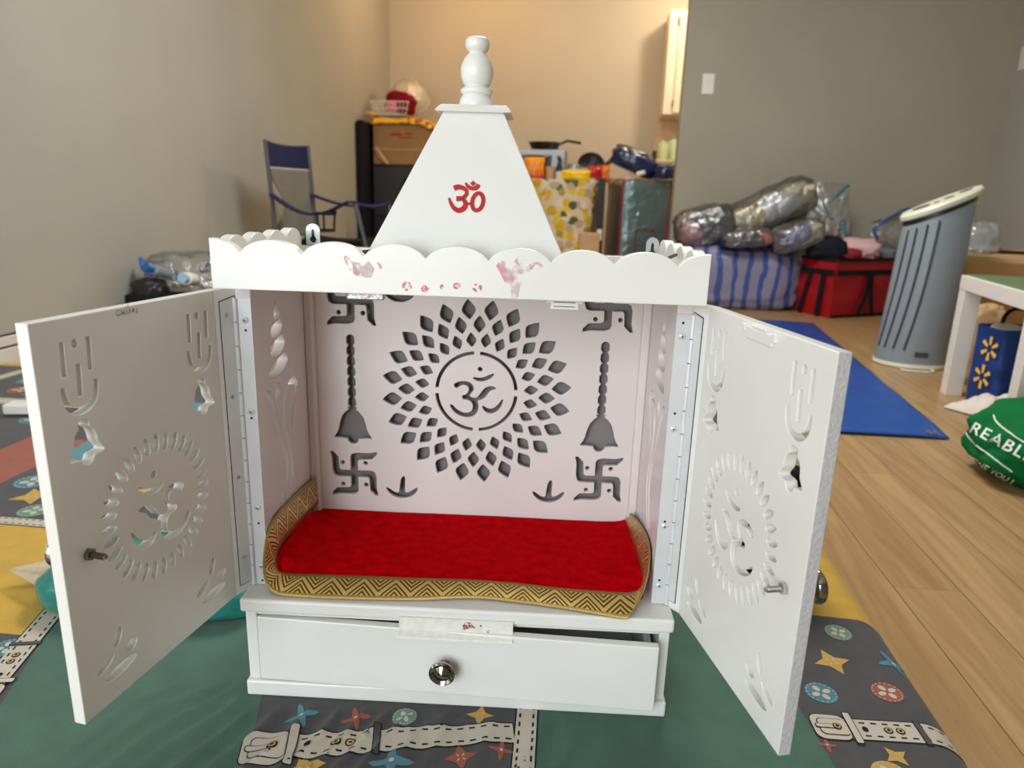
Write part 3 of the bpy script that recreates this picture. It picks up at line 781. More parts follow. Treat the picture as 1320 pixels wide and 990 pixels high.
# ------------------------------------------------------------------ mattress under a printed sheet
SH_GREEN = mat('sheet_green', (68, 100, 86), rough=.85, var=.07, scale=30, bump=.35, bscale=700, sheen=.15)
SH_GREY = mat('sheet_charcoal', (74, 72, 74), rough=.85, var=.07, scale=30, bump=.35, bscale=700, sheen=.15)
SH_YEL = mat('sheet_mustard', (190, 152, 58), rough=.85, var=.06, scale=30, bump=.35, bscale=700, sheen=.15)
SH_RED = mat('sheet_terracotta', (150, 84, 68), rough=.85, var=.06, scale=30, bump=.35, bscale=700, sheen=.15)
PR_CREAM = mat('print_cream', (188, 180, 166), rough=.85, var=.03)
PR_DARK = mat('print_dark_line', (36, 34, 36), rough=.85)
PR_BLUE = mat('print_blue', (84, 128, 142), rough=.85)
PR_TEAL = mat('print_sage', (108, 142, 128), rough=.85)
PR_RED = mat('print_rust', (150, 88, 74), rough=.85)
PR_GOLD = mat('print_gold', (190, 154, 84), rough=.85)
SH_BLUE = mat('sheet_blue', (86, 132, 146), rough=.85, var=.06, scale=30, bump=.35, bscale=700, sheen=.15)
SHM = [SH_GREEN, SH_GREY, SH_YEL, SH_RED, PR_CREAM, PR_DARK, PR_BLUE, PR_TEAL, PR_RED, PR_GOLD, SH_BLUE]
MX0, MX1, MY0, MY1, MZ = XL + .018, .545, -.36, 1.32, .06
ca4, sa4 = math.cos(R_(4)), math.sin(R_(4))
def sheet_h(x, y):
    # distance from the temple's foot (0 inside)
    lx, ly = x * ca4 + y * sa4, -x * sa4 + y * ca4
    dx = max(abs(lx) - .228, 0); dy = max(-.002 - ly, ly - .215, 0)
    d = math.hypot(dx, dy)
    m = min(1, max(0, (d - .003) / .022)); m = m * m * (3 - 2 * m)
    h = .0022 * fb((x, y, 0), 7, 1) - .0010
    # gathered folds in front of the temple, fanning out to the left
    g = math.exp(-((lx + .14) / .17) ** 2) * math.exp(-max(0, -.02 - ly) * 4) * (1 if ly < .0 else max(0, 1 - ly / .03))
    s = lx * 1.0 - ly * .55 + .10 * ly * lx
    q_ = s / .030 + 1.1 * fb((lx, ly, 0), 9, 11); q_ -= math.floor(q_)
    h += .0085 * g * (1 - abs(2 * q_ - 1)) ** 1.6 * (.75 + .5 * fb((s, ly, 0), 11, 2)) - .002 * g
    q_ = s / .042 + .9 * fb((lx, ly, 0), 8, 5); q_ -= math.floor(q_)
    h += .0055 * math.exp(-((lx - .02 + ly * .5) / .10) ** 2) * (1 - abs(2 * q_ - 1)) ** 2 * (1 if ly < 0 else 0)
    z = MZ + min(h, .012) * m - .0012 * (m if d > 0 else 0)
    e = min(x - MX0 + .03, MX1 - x, y - MY0, MY1 - y)
    r = .050
    if e < r: z -= (r - math.sqrt(max(0, r * r - (r - max(e, 0)) ** 2))) * (MZ / r)
    return max(z, .0015)
G = .010
xs = [MX0] + [i * G for i in range(math.ceil(MX0 / G + .2), math.floor(MX1 / G - .2) + 1)] + [MX1 - .004, MX1 - .0015, MX1]
ys = [MY0, MY0 + .004] + [i * G for i in range(math.ceil(MY0 / G + .8), math.floor(MY1 / G - .8) + 1)] + [MY1 - .004, MY1]
xs = sorted(xs + [(i + .5) * G for i in range(-36, 13)]); ys = sorted(ys + [(i + .5) * G for i in range(-21, 0)])
bm = bmesh.new()
vg = [[bm.verts.new((x, y, 0)) for x in xs] for y in ys]
for j in range(len(ys) - 1):
    for i in range(len(xs) - 1): bm.faces.new((vg[j][i], vg[j][i + 1], vg[j + 1][i + 1], vg[j + 1][i]))
LINES = [((-.206, -.024), (-.182, -.112)), ((.071, 0), (.0792, -.075)), ((.3745, .05), (.386, -.03)), ((0, .245), (1, .245)), ((-.5275, .086), (-.502, .017)), ((-1, .047), (0, .0475)), ((-1, .318), (0, .318)), ((-.925, 0), (-.925, 1)), ((-1.06, 0), (-1.06, 1)), ((0, 1.245), (1, 1.245)), ((0, .545), (1, .545)), ((0, 1.0), (1, 1.0)), ((0, .69), (1, .69))]
for (ax, ay), (bx, by) in LINES:
    n_ = Vector((-(by - ay), bx - ax, 0)).normalized()
    bmesh.ops.bisect_plane(bm, geom=bm.verts[:] + bm.edges[:] + bm.faces[:], plane_co=(ax, ay, 0), plane_no=n_, dist=1e-6)
def side(L_, x, y):
    (ax, ay), (bx, by) = L_
    return (bx - ax) * (y - ay) - (by - ay) * (x - ax)      # > 0: left of a->b
def region(x, y):
    if y > 1.245: return 2
    if x < -.53 or (side(LINES[4], x, y) < 0 and y < .5 and x < -.3):
        if y > .318:
            if x < -1.06: return 1
            if x < -.925: return 3 if y < .69 else 1
            return 1 if y < .545 else (10 if y < 1.0 else (2 if x > -.8 else 1))
        return 2 if y > .047 else 1
    if side(LINES[2], x, y) > 0 and y < .8:                      # right strip
        return 2 if y > .245 else 1
    if y < .06 and side(LINES[0], x, y) > 0 and side(LINES[1], x, y) < 0: return 1
    if y > .26: return 1
    return 0
for f_ in bm.faces:
    c = f_.calc_center_median(); f_.material_index = region(c.x, c.y)
for v in bm.verts: v.co.z = sheet_h(v.co.x, v.co.y)
base_me = bpy.data.meshes.new('tmp_sheet'); bm.to_mesh(base_me); bm.free()
sh = MB()
sh.v = [tuple(v.co) for v in base_me.vertices]; sh.f = [list(p.vertices) for p in base_me.polygons]; sh.mi = [p.material_index for p in base_me.polygons]
# down to the floor on the open sides
sh.mat(1)
def rim(pts):
    n = len(pts)
    sh.add([(x, y, sheet_h(x, y)) for x, y in pts] + [(x, y, .0005) for x, y in pts], [(i, i + 1, n + i + 1, n + i) for i in range(n - 1)])
rim([(MX1, y) for y in ys]); rim([(x, MY1) for x in xs]); rim([(x, MY0) for x in xs]); rim([(MX0, y) for y in ys])
def printp(polys, mi, off):
    me = plate(polys, 0)
    b = bmesh.new(); b.from_mesh(me); bpy.data.meshes.remove(me)
    if not b.verts: b.free(); return
    for ax in (0, 1):
        lo = min(v.co[ax] for v in b.verts); hi = max(v.co[ax] for v in b.verts)
        no = Vector((1, 0, 0)) if ax == 0 else Vector((0, 1, 0))
        for i in range(math.ceil(lo / (G / 2)), math.floor(hi / (G / 2)) + 1):
            co = Vector((0, 0, 0)); co[ax] = i * G / 2
            bmesh.ops.bisect_plane(b, geom=b.verts[:] + b.edges[:] + b.faces[:], plane_co=co, plane_no=no, dist=1e-7)
    bmesh.ops.triangulate(b, faces=b.faces[:])
    for v in b.verts: v.co.z = sheet_h(v.co.x, v.co.y) + off
    b.verts.index_update()
    sh.mat(mi).add([v.co.copy() for v in b.verts], [[v.index for v in f.verts] for f in b.faces]); b.free()
def belt(p, q, w0, w1, buckle=True, stitch=.012, hole_at=.28, keeper=.44):
    p = Vector(p); q = Vector(q); d = q - p; L_ = d.length; d.normalize(); n_ = Vector((-d.y, d.x))
    P_ = lambda s, t: tuple(p + d * s + n_ * t)
    W = lambda s: w0 + (w1 - w0) * s / L_
    s0 = W(0) * 1.0 if buckle else 0
    def strip(a, b, e, mi, off): printp([[P_(a, -W(a) / 2 - e), P_(b, -W(b) / 2 - e), P_(b, W(b) / 2 + e), P_(a, W(a) / 2 + e)]], mi, off)
    strip(s0 * .9, L_, .0010, 5, .0005); strip(s0 * .9, L_ - .0005, -.0006, 4, .0008)
    k = s0 + .012
    while k < L_ - .006:
        for sgn in (-1, 1):
            t = sgn * W(k) * .31
            printp([[P_(k - .003, t - .0010), P_(k + .003, t - .0010), P_(k + .003, t + .0010), P_(k - .003, t + .0010)]], 5, .0011)
        k += stitch
    if buckle:
        w = W(0)
        P0 = lambda a, b: [P_(x, y) for x, y in a] if b is None else None
        rr = lambda x0, y0, x1, y1, r: [P_(x, y) for x, y in rrect(x0, y0, x1, y1, r)]
        printp([rr(0, -w * .62, w * 1.25, w * .62, w * .3)], 5, .0011); printp([rr(.001, -w * .62 + .001, w * 1.25 - .001, w * .62 - .001, w * .29)], 4, .0014)
        printp([rr(w * .22, -w * .40, w * 1.2, w * .40, w * .18)], 5, .0017); printp([rr(w * .22 + .001, -w * .40 + .001, w * 1.2, w * .40 - .001, w * .17)], 4, .0020)
        printp([rr(w * .10, -w * .11, w * .95, w * .11, w * .1)], 5, .0023); printp([rr(w * .10 + .001, -w * .11 + .001, w * .95 - .001, w * .11 - .001, w * .09)], 4, .0026)
        printp([[P_(x, y) for x, y in ell(w * .84, 0, w * .15, w * .15, n=14)]], 5, .0029); printp([[P_(x, y) for x, y in ell(w * .84, 0, w * .11, w * .11, n=14)]], 9, .0032); printp([[P_(x, y) for x, y in ell(w * .84, 0, w * .06, w * .06, n=12)]], 5, .0035)
        printp([rr(w * 1.22, -w * .75, w * 1.50, w * .75, w * .06)], 5, .0023); printp([rr(w * 1.22 + .001, -w * .75 + .001, w * 1.50 - .001, w * .75 - .001, w * .05)], 4, .0026)
        printp([[P_(x, y) for x, y in ell(w * 1.78, 0, w * .10, w * .13, n=12)]], 5, .0014)
        for e in (2.55, 2.95):
            printp([[P_(x, y) for x, y in ell(w * e, 0, w * .15, w * .15, n=14)]], 5, .0014); printp([[P_(x, y) for x, y in ell(w * e, 0, w * .11, w * .11, n=14)]], 9, .0017); printp([[P_(x, y) for x, y in ell(w * e, 0, w * .055, w * .055, n=12)]], 5, .0020)
        kk = w * 3.55
        if kk < L_: printp([[P_(kk, -w * .58), P_(kk + w * .22, -w * .58), P_(kk + w * .22, w * .58), P_(kk, w * .58)]], 5, .0017); printp([[P_(kk + .001, -w * .56), P_(kk + w * .22 - .001, -w * .56), P_(kk + w * .22 - .001, w * .56), P_(kk + .001, w * .56)]], 1, .0020)
def button(x, y, r, mi, inner=4, a0=.5):
    printp([ell(x, y, r, r, n=26)], mi, .0005)
    for k in range(18):
        a = 2 * PI * k / 18; printp([ell(x + r * .88 * math.cos(a), y + r * .88 * math.sin(a), r * .09, r * .04, a + PI / 2, n=6)], inner, .0008)
    for k in range(4):
        a = a0 + PI / 2 * k; printp([ell(x + r * .42 * math.cos(a), y + r * .42 * math.sin(a), r * .28, r * .20, a, n=12)], inner, .0008)
def lozenge(x, y, r, mi, a0=0.0, c=4):
    pts = []
    for k in range(4):
        a = a0 + PI / 2 * k
        pts += [(x + r * 1.15 * math.cos(a), y + r * 1.15 * math.sin(a)), (x + r * .52 * math.cos(a + PI / 4), y + r * .52 * math.sin(a + PI / 4))]
    printp([pts], mi, .0005)
    for k in range(4): printp([ell(x + r * .26 * math.cos(a0 + PI / 4 + k * PI / 2), y + r * .26 * math.sin(a0 + PI / 4 + k * PI / 2), r * .13, r * .05, a0 + PI / 4 + k * PI / 2, n=8)], c, .0008)
def blossom(x, y, r, mi, a0=0.0):
    pts = []
    for k in range(4):
        a = a0 + PI / 2 * k
        for da, rr_ in ((-.42, .55), (-.18, .92), (0, 1.2), (.18, .92), (.42, .55), (PI / 4, .34)): pts.append((x + r * rr_ * math.cos(a + da), y + r * rr_ * math.sin(a + da)))
    printp([pts], mi, .0005); printp([ell(x, y, r * .15, r * .15, n=10)], 4, .0008)
belt((.379, .028), (.541, .0355), .031, .030)
belt((-.196, -.0885), (.068, -.029), .036, .026)
belt((.0779, .02), (.0865, -.20), .0225, .0235, buckle=False)
belt((-.497, -.075), (-.556, .160), .030, .026)
belt((-.90, .3185), (-.44, .3225), .024, .024, buckle=False)
belt((-1.50, .905), (-.95, .930), .05, .05, buckle=False)
belt((-1.50, .50), (-1.50, 1.2), .04, .04, buckle=False)
button(.464, .210, .0165, 7); lozenge(.437, .147, .0205, 9, .3); blossom(.514, .160, .0200, 6, .4); button(.406, .086, .0180, 6); button(.482, .098, .0175, 8)
lozenge(.452, -.004, .012, 9, .6); blossom(.387, .002, .009, 8); button(.437, -.030, .018, 9); button(.499, -.031, .014, 7); button(.40, -.09, .017, 6); blossom(.47, -.10, .018, 8)
blossom(-.155, -.036, .015, 6, .5); blossom(-.098, -.032, .014, 8, .4); button(-.048, -.024, .013, 7); lozenge(.03, -.010, .013, 9)
lozenge(-.125, -.103, .018, 9, .5); blossom(-.045, -.085, .019, 6, .2); lozenge(.020, -.069, .015, 8, .3); blossom(.058, -.054, .011, 8); button(-.10, -.150, .016, 6); button(.01, -.14, .016, 7)
button(-.876, .470, .030, 6); lozenge(-.830, .414, .032, 9, .6); button(-.783, .362, .026, 7); lozenge(-.905, .385, .022, 9, .2); blossom(-.70, .42, .03, 8); button(-.76, .52, .03, 7); lozenge(-.64, .47, .03, 9)
for i, (x, y) in enumerate(((-1.44, 1.18), (-1.40, 1.10), (-1.36, 1.02), (-1.29, .98), (-1.25, 1.12), (-1.33, 1.19), (-1.22, .86), (-1.14, .80), (-1.30, .80), (-1.12, .95), (-1.40, .86))):
    (button if i % 3 else blossom)(x, y, .034, (7, 6, 8)[i % 3] if i % 3 else 7)
button(-.540, .022, .017, 6); lozenge(-.585, -.02, .018, 9)
for i, (x, y) in enumerate(((-.35, .34), (-.2, .42), (-.05, .36), (.1, .44), (.25, .36), (-.28, .55), (-.1, .60), (.06, .58), (.24, .60), (-.4, .75), (.0, .8), (.3, .85))):
    (button, lozenge, blossom)[i % 3](x, y, .024, (6, 9, 8, 7)[i % 4])
mat_o = sh.build('mattress', SHM, None, smooth=50)
tag(mat_o, 'thin floor mattress under a patchwork sheet printed with belts, buttons and flowers', 'mattress')
bpy.data.meshes.remove(base_me)

# ------------------------------------------------------------------ generic materials for the clutter
FILM = film('clear_plastic_film', tint=(250, 251, 251), gloss=.5, haze=.05)
FILMH = film('milky_plastic_film', gloss=.4, haze=.30)
def pmat(n, rgb, **k): return mat(n, rgb, **k)
NAVY = pmat('navy_fabric', (36, 40, 76), rough=.8, bump=.3, bscale=200)
CHGREY = pmat('grey_mesh_fabric', (122, 118, 106), rough=.85, bump=.3, bscale=300)
TUBEG = pmat('grey_steel_tube', (84, 86, 92), rough=.4, metal=.4)
BLK = pmat('black_fabric', (26, 26, 30), rough=.75, bump=.3, bscale=200)
BLKP = pmat('black_plastic', (30, 29, 30), rough=.4)
CARD = pmat('brown_cardboard', (168, 128, 84), rough=.9, var=.06, scale=20)
CARD2 = pmat('tan_cardboard', (186, 152, 108), rough=.9, var=.06, scale=20)
RP = pmat('red_print', (180, 40, 34), rough=.7)
WPL = pmat('white_plastic', (226, 224, 216), rough=.4, var=.02)
WOOD = pmat('pale_wood', (206, 166, 118), rough=.6, var=.1, stretch=(1, 1, 10))
REDC = pmat('crimson_cloth', (120, 10, 34), rough=.85, var=.15, scale=20)
PINKC = pmat('pink_plastic', (222, 110, 140), rough=.4)
SILV = pmat('silver_metal', (150, 150, 150), rough=.42, metal=.7)
TEALF = pmat('teal_luggage_fabric', (72, 148, 152), rough=.6, var=.07, bump=.3, bscale=120)
MAROON = pmat('maroon_piping', (138, 20, 40), rough=.6)
KHAKI = pmat('khaki_fabric', (172, 158, 128), rough=.8)
NAVYP = pmat('navy_plastic_bag', (32, 40, 76), rough=.22, var=.3, scale=9, bump=.8, bscale=40)
CREAMT = pmat('cream_towel', (206, 196, 170), rough=.95, bump=.6, bscale=200)
ORANGE = pmat('orange_foil', (236, 128, 22), rough=.35, var=.1)
YELLOW = pmat('yellow_foil', (238, 196, 20), rough=.35, var=.08, scale=30)
GREENB = pmat('green_nonwoven', (6, 102, 50), rough=.8, var=.08, scale=30, bump=.3, bscale=300)
WTXT = pmat('white_print', (225, 232, 225), rough=.8)
BLUEB = pmat('blue_nonwoven', (12, 54, 124), rough=.6, var=.12, scale=10, bump=.5, bscale=60)
SPARK = pmat('yellow_print', (235, 190, 60), rough=.7)
TARP = pmat('blue_tarp', (20, 74, 154), rough=.35, var=.06, scale=14, bump=.4, bscale=40)
REDBAG = pmat('red_nylon', (158, 8, 24), rough=.5, var=.10, scale=10, bump=.3, bscale=50)
CUPG = pmat('pale_green_ceramic', (196, 208, 160), rough=.3)
OFFW = pmat('cream_plastic', (222, 222, 200), rough=.4, var=.02)
GREYP = pmat('slate_grey_plastic', (136, 145, 152), rough=.42, var=.03)
GREYD = pmat('dark_grey_plastic', (64, 68, 72), rough=.5)
PAPER = pmat('thin_white_plastic', (214, 204, 194), rough=.6, var=.04, bump=.5, bscale=60)
BPAPER = pmat('brown_paper', (196, 160, 118), rough=.85, var=.05)

def solidobj(name, mb, m, label, cat, group=None, **k):
    return tag(mb.build(name, m, None, **k), label, cat, group)
def at(x, y, z=0, rz=0): return Matrix.Translation((x, y, z)) @ Matrix.Rotation(rz, 4, 'Z')

# ------------------------------------------------------------------ small things near the temple
b = MB(); pc = [(.12, .06, .4512), (.145, .030, .4512), (.168, .004, .462), (.181, .007, .4765), (.196, .046, .4785), (.2085, .078, .4790)]
b.tube(chaikin(pc, 3, False), .0017, 8)
solidobj('cable', b, BLKP, 'short black cable lying on the temple roof right of the spire', 'cable', smooth=60, loc=(0, 0, .0603), rot=(0, 0, R_(4)))
b = MB(); pc = [(-.150, .10, .4515), (-.135, .05, .4525), (-.112, .016, .464), (-.099, .010, .4745), (-.082, .0095, .4775), (-.060, .007, .4772), (-.045, .004, .468), (-.035, .002, .455)]
b.tube(chaikin(pc, 3, False), .0026, 8)
solidobj('cable', b, BLKP, 'black cable end on the temple roof at the foot of the spire, left side', 'cable', smooth=60, loc=(0, 0, .0603), rot=(0, 0, R_(4)))
t = thing('plastic_package', 'flat teal package in clear plastic on the sheet behind the left door', 'package', (-.425, .170, .0622), R_(6))
v, f = lump((.30, .17, .058), seed=4, power=.5, amp=.045, freq=2, flat=.3, nu=60)
MB().add(v, f).build('package_body', pmat('teal_plastic', (44, 122, 112), rough=.2, var=.2, scale=30, bump=.5, bscale=60), t, smooth=180)
b = MB(); b.grid(lambda u, w: (-.13 - .085 * u, (w - .5) * .11 * (1 - u * .95), .016 + .010 * math.sin(w * 9) * (1 - u) + .004), 10, 8); b.build('plastic_flap', FILMH, t, smooth=180)
b = MB().mesh(plate([rrect(-.034, -.024, .034, .024, .008)], .022, .003))
solidobj('power_adapter', b, WPL, 'small white plastic power adapter lying on the sheet by the left edge', 'adapter', loc=(-1.195, .83, .0745), rot=(0, 0, .2))
# black pouch behind the right door
v, f = lump((.13, .08, .20), seed=31, power=.6, amp=.10, freq=3, flat=.25)
solidobj('cloth_pouch', MB().add(v, f), BLK, 'black cloth pouch standing behind the right door, seen through its bell cut-outs', 'pouch', smooth=180, loc=(.385, .33, .0612))

# ------------------------------------------------------------------ left wall: case and bag of toiletries
t = thing('storage_case', 'black soft case on the floor against the left wall, below a bag of toiletries', 'case', (-1.44, 1.98, 0), R_(4))
MB().mesh(plate([rrect(-.18, -.16, .18, .16, .04)], .19, .012), Matrix.Translation((0, 0, .1))).build('case_body', BLK, t, smooth=40)
v, f = lump((.17, .15, .14), seed=3, power=.7, amp=.15, flat=.3); MB().add(v, f, Matrix.Translation((-.10, -.09, .165)) @ Matrix.Scale(.72, 4)).build('case_flap', BLKP, t, smooth=180)
v, f = lump((.34, .20, .17), seed=12, power=.6, amp=.12, freq=3, flat=.3)
zb = thing('zip_bag', 'clear zip bag of toiletries with a blue seal lying on the black case', 'bag', (-1.44, 2.02, .198), R_(4))
MB().add(v, f).build('bag_film', FILM, zb, smooth=180)
b = MB(); b.tube([(-.185, -.03, .115), (-.15, -.07, .085), (-.11, -.09, .06)], [.008, .016, .010], 8); b.build('zip_seal', pmat('blue_zip', (40, 110, 190), rough=.3), zb, smooth=180)
BL2 = pmat('blue_cap', (40, 104, 172), rough=.3)
def small_tube(name, label, x, y, z, L_, r, m1, m2, rot, cat):
    t = thing(name, label, cat, (x, y, z), rot=rot)
    b = MB(); b.lathe([(0, 0), (r, .002), (r, L_ * .7), (r * .55, L_ * .76), (r * .55, L_ * .8)], n=20); b.build('bottle_body', m1, t, smooth=40)
    b = MB(); b.lathe([(r * .75, L_ * .8), (r * .75, L_), (0, L_)], n=20); b.build('cap', m2, t, smooth=40)
CLB = film('pale_clear_bottle', tint=(200, 215, 230), haze=.35)
small_tube('toiletry_bottle', 'pale bottle with a blue cap, leftmost in the zip bag of toiletries', -1.47, 1.95, .255, .13, .022, CLB, BL2, (R_(70), 0, R_(-20)), 'bottle')
small_tube('toiletry_bottle', 'small bottle with a pale blue cap facing out, low in the zip bag', -1.385, 1.94, .245, .12, .024, WPL, pmat('pale_blue_cap', (150, 190, 225), rough=.3), (R_(80), 0, R_(10)), 'bottle')
small_tube('lotion_bottle', 'white lotion bottle with red lettering, right side of the zip bag', -1.32, 1.99, .24, .13, .026, WPL, RP, (R_(-15), R_(20), 0), 'bottle')
small_tube('toiletry_bottle', 'dark bottle lying across the middle of the zip bag of toiletries', -1.43, 2.06, .27, .15, .018, BLKP, BL2, (0, R_(75), R_(5)), 'bottle')

# ------------------------------------------------------------------ camping chair
t = thing('camping_chair', 'blue and grey folding camping chair standing by the left wall', 'chair', (-1.2, 2.85, 0), 0)
ox, oy = -1.2, 2.85
def L3(x, y, z): return (x - ox, y - oy, z)
A0, A1, B0, B1 = (-1.43, 2.75), (-1.37, 3.12), (-.985, 2.67), (-.93, 3.03)
def tubep(name, pts, r=.010, m=TUBEG): return MB().tube([L3(*p) for p in pts], r, 10).build(name, m, t, smooth=60)
for (x, y) in (A0, A1): tubep('back_post', [(x + .02, y, .10), (x + .005, y, .50), (x - .015, y, .815)])
for (x, y), (x2, y2) in ((B0, A0), (B1, A1)): tubep('front_post', [(x, y, .535), (x + .055, y, .30), (x + .02, y, .01)])
tubep('leg', [(A0[0] + .02, A0[1], .01), (B1[0], B1[1], .33)]); tubep('leg', [(A1[0] + .02, A1[1], .01), (B0[0], B0[1], .33)])
tubep('leg', [(B0[0] + .02, B0[1], .01), (A0[0] + .02, A0[1], .36)]); tubep('leg', [(B1[0] + .02, B1[1], .01), (A1[0] + .02, A1[1], .36)])
def backf(z0, z1, sag, waist):
    def fn(u, v):
        z = z0 + (z1 - z0) * v
        h = (z - .36) / .455
        x0, y0 = A0[0] + .012 - .03 * h, A0[1]; x1, y1 = A1[0] + .012 - .03 * h, A1[1]
        wv = waist * math.sin(max(0, min(1, (z - .36) / .33)) * PI) ** 2
        u2 = wv + (1 - 2 * wv * .6) * u if waist else u
        s_ = -.035 * math.sin(PI * u) + .006 * fb((u * 3, v * 3, 0), 1.5, 2)
        zz = z - .012 * math.sin(PI * u) * (1 if v > .99 and z1 > .8 else 0)
        return L3(x0 + (x1 - x0) * u2 - s_ * .2 - .02 * math.sin(PI * u), y0 + (y1 - y0) * u2, zz)
    return fn
b = MB(); b.grid(backf(.692, .815, 0, 0), 16, 8); b.build('headrest', NAVY, t, smooth=180, solid=.006)
b = MB(); b.grid(backf(.36, .692, 0, .26), 16, 20); b.build('backrest', CHGREY, t, smooth=180, solid=.004)
b = MB(); b.tube([backf(.692, .70, 0, 0)(u / 10, 0) for u in range(11)], .004, 6); b.build('piping', WPL, t, smooth=180)
def seatf(u, v):
    x = A0[0] + .03 + (B0[0] - A0[0] - .02) * u; y = A0[1] + (A1[1] - A0[1]) * v - .08 * u
    return L3(x, y, .365 - .045 * math.sin(PI * v) - .02 * math.sin(PI * u))
b = MB(); b.grid(seatf, 14, 12); b.build('seat', BLK, t, smooth=180, solid=.008)
for (x, y), (x2, y2) in ((A0, B0), (A1, B1)):
    pts = []
    for i in range(13):
        u = i / 12; z = .565 + (.540 - .565) * u - (.075 * math.sin(PI * min(1, u * 1.1)) if y < 2.9 else .035 * math.sin(PI * u))
        pts.append(L3(x + (x2 - x) * u, y + (y2 - y) * u, z))
    b = MB()
    for i in range(12):
        a, c = Vector(pts[i]), Vector(pts[i + 1])
        w_ = .028
        b.hexa([a + Vector((0, -w_, -.004)), c + Vector((0, -w_, -.004)), c + Vector((0, w_, -.004)), a + Vector((0, w_, -.004))], [a + Vector((0, -w_, .006)), c + Vector((0, -w_, .006)), c + Vector((0, w_, .006)), a + Vector((0, w_, .006))])
    b.build('arm_strap', NAVY, t, smooth=40)
pts = [L3(B0[0] + (B1[0] - B0[0]) * i / 8, B0[1] + (B1[1] - B0[1]) * i / 8, .535 - .015 * math.sin(PI * i / 8)) for i in range(9)]
b = MB(); b.tube(pts, .009, 8); b.build('front_strap', NAVY, t, smooth=60)
cx, cy, cz = -1.115, 2.62, .44
b = MB(); 
for z, r in ((.048, .047), (-.028, .040)): b.tube([L3(cx + r * math.cos(2 * PI * k / 20), cy + r * math.sin(2 * PI * k / 20), cz + z) for k in range(20)], .006, 6, closed=True)
for k in range(3): b.tube([L3(cx + .046 * math.cos(k * 2.1), cy + .046 * math.sin(k * 2.1), cz + .048), L3(cx + .04 * math.cos(k * 2.1), cy + .04 * math.sin(k * 2.1), cz - .028)], .005, 6)
b.tube([L3(cx, cy + .047, cz + .048), L3(cx + .02, cy + .09, cz + .055)], .006, 6)
b.build('cup_holder', BLK, t, smooth=60)

# ------------------------------------------------------------------ far left corner pile
t = thing('storage_cabinet', 'black cabinet in the far left corner under the cardboard box', 'cabinet', (-1.38, 5.12, 0), 0)
MB().box((-.205, -.24, 0), (.30, .24, .80)).build('cabinet_body', BLKP, t, bevel=.01)
MB().box((-.19, -.256, .42), (.28, -.241, .78)).build('cabinet_door', pmat('graphite_panel', (38, 37, 38), rough=.45), t, bevel=.006)
MB().box((.05, -.268, .66), (.16, -.257, .70)).build('handle', BLK, t, bevel=.004)
t = thing('cardboard_box', 'brown cardboard box with red lettering on the black cabinet', 'box', (-1.37, 5.08, .801), 0)
MB().box((-.20, -.20, 0), (.24, .20, .30)).build('box_body', CARD, t, bevel=.004)
MB().box((-.20, -.204, .10), (.24, -.2005, .115)).build('box_tape', CARD2, t)
b = MB(); b.mesh(plate([ell(-.02, .215, .05, .010), ell(.07, .222, .035, .008), ell(.05, .195, .06, .006)], .0006), frame((0, -.2015, 0), (1, 0, 0), (0, 0, 1))); b.build('box_print', RP, t)
MB().hexa([(-.16, -.23, .05), (-.09, -.235, .0), (-.07, -.22, .0), (-.15, -.21, .06)], [(-.19, -.23, .12), (-.175, -.235, .12), (-.165, -.22, .12), (-.18, -.21, .12)]).build('box_flap', CARD2, t)
solidobj('flat_case', MB().box((-.03, -.24, 0), (.03, .2, 1.10)), BLK, 'tall thin black case standing between the left wall and the cabinet', 'case', bevel=.02, loc=(-1.625, 4.95, 0.001))
def patchy(name, base, spots, scale, thr=.52):
    m, nt, bs = nodes_of(name); L = nt.links
    tc = nt.nodes.new('ShaderNodeTexCoord'); vo = nt.nodes.new('ShaderNodeTexVoronoi'); vo.inputs['Scale'].default_value = scale
    nz = nt.nodes.new('ShaderNodeTexNoise'); nz.inputs['Scale'].default_value = scale * .8
    ad = nt.nodes.new('ShaderNodeVectorMath'); ad.operation = 'MULTIPLY_ADD'; ad.inputs[1].default_value = (.06, .06, .06)
    L.new(tc.outputs['Object'], nz.inputs['Vector']); L.new(nz.outputs['Color'], ad.inputs[0]); L.new(tc.outputs['Object'], ad.inputs[2]); L.new(ad.outputs[0], vo.inputs['Vector'])
    sp = nt.nodes.new('ShaderNodeSeparateColor'); L.new(vo.outputs['Color'], sp.inputs[0])
    cr = nt.nodes.new('ShaderNodeValToRGB'); cr.color_ramp.interpolation = 'CONSTANT'
    els = cr.color_ramp.elements
    els[0].position = 0; els[0].color = (*lin(spots[0]), 1); els[1].position = 1 / len(spots); els[1].color = (*lin(spots[1 % len(spots)]), 1)
    for i in range(2, len(spots)): e = els.new(i / len(spots)); e.color = (*lin(spots[i]), 1)
    L.new(sp.outputs[0], cr.inputs['Fac'])
    lt = nt.nodes.new('ShaderNodeMath'); lt.operation = 'LESS_THAN'; lt.inputs[1].default_value = thr; L.new(vo.outputs['Distance'], lt.inputs[0])
    mx = nt.nodes.new('ShaderNodeMix'); mx.data_type = 'RGBA'; mx.inputs[6].default_value = (*lin(base), 1)
    L.new(lt.outputs[0], mx.inputs[0]); L.new(cr.outputs['Color'], mx.inputs[7]); L.new(mx.outputs[2], bs.inputs['Base Color'])
    bs.inputs['Roughness'].default_value = .6
    return m
YCL = patchy('yellow_floral_cloth', (212, 160, 20), ((120, 70, 20), (226, 176, 30), (150, 50, 30), (90, 80, 30), (236, 196, 50)), 22)
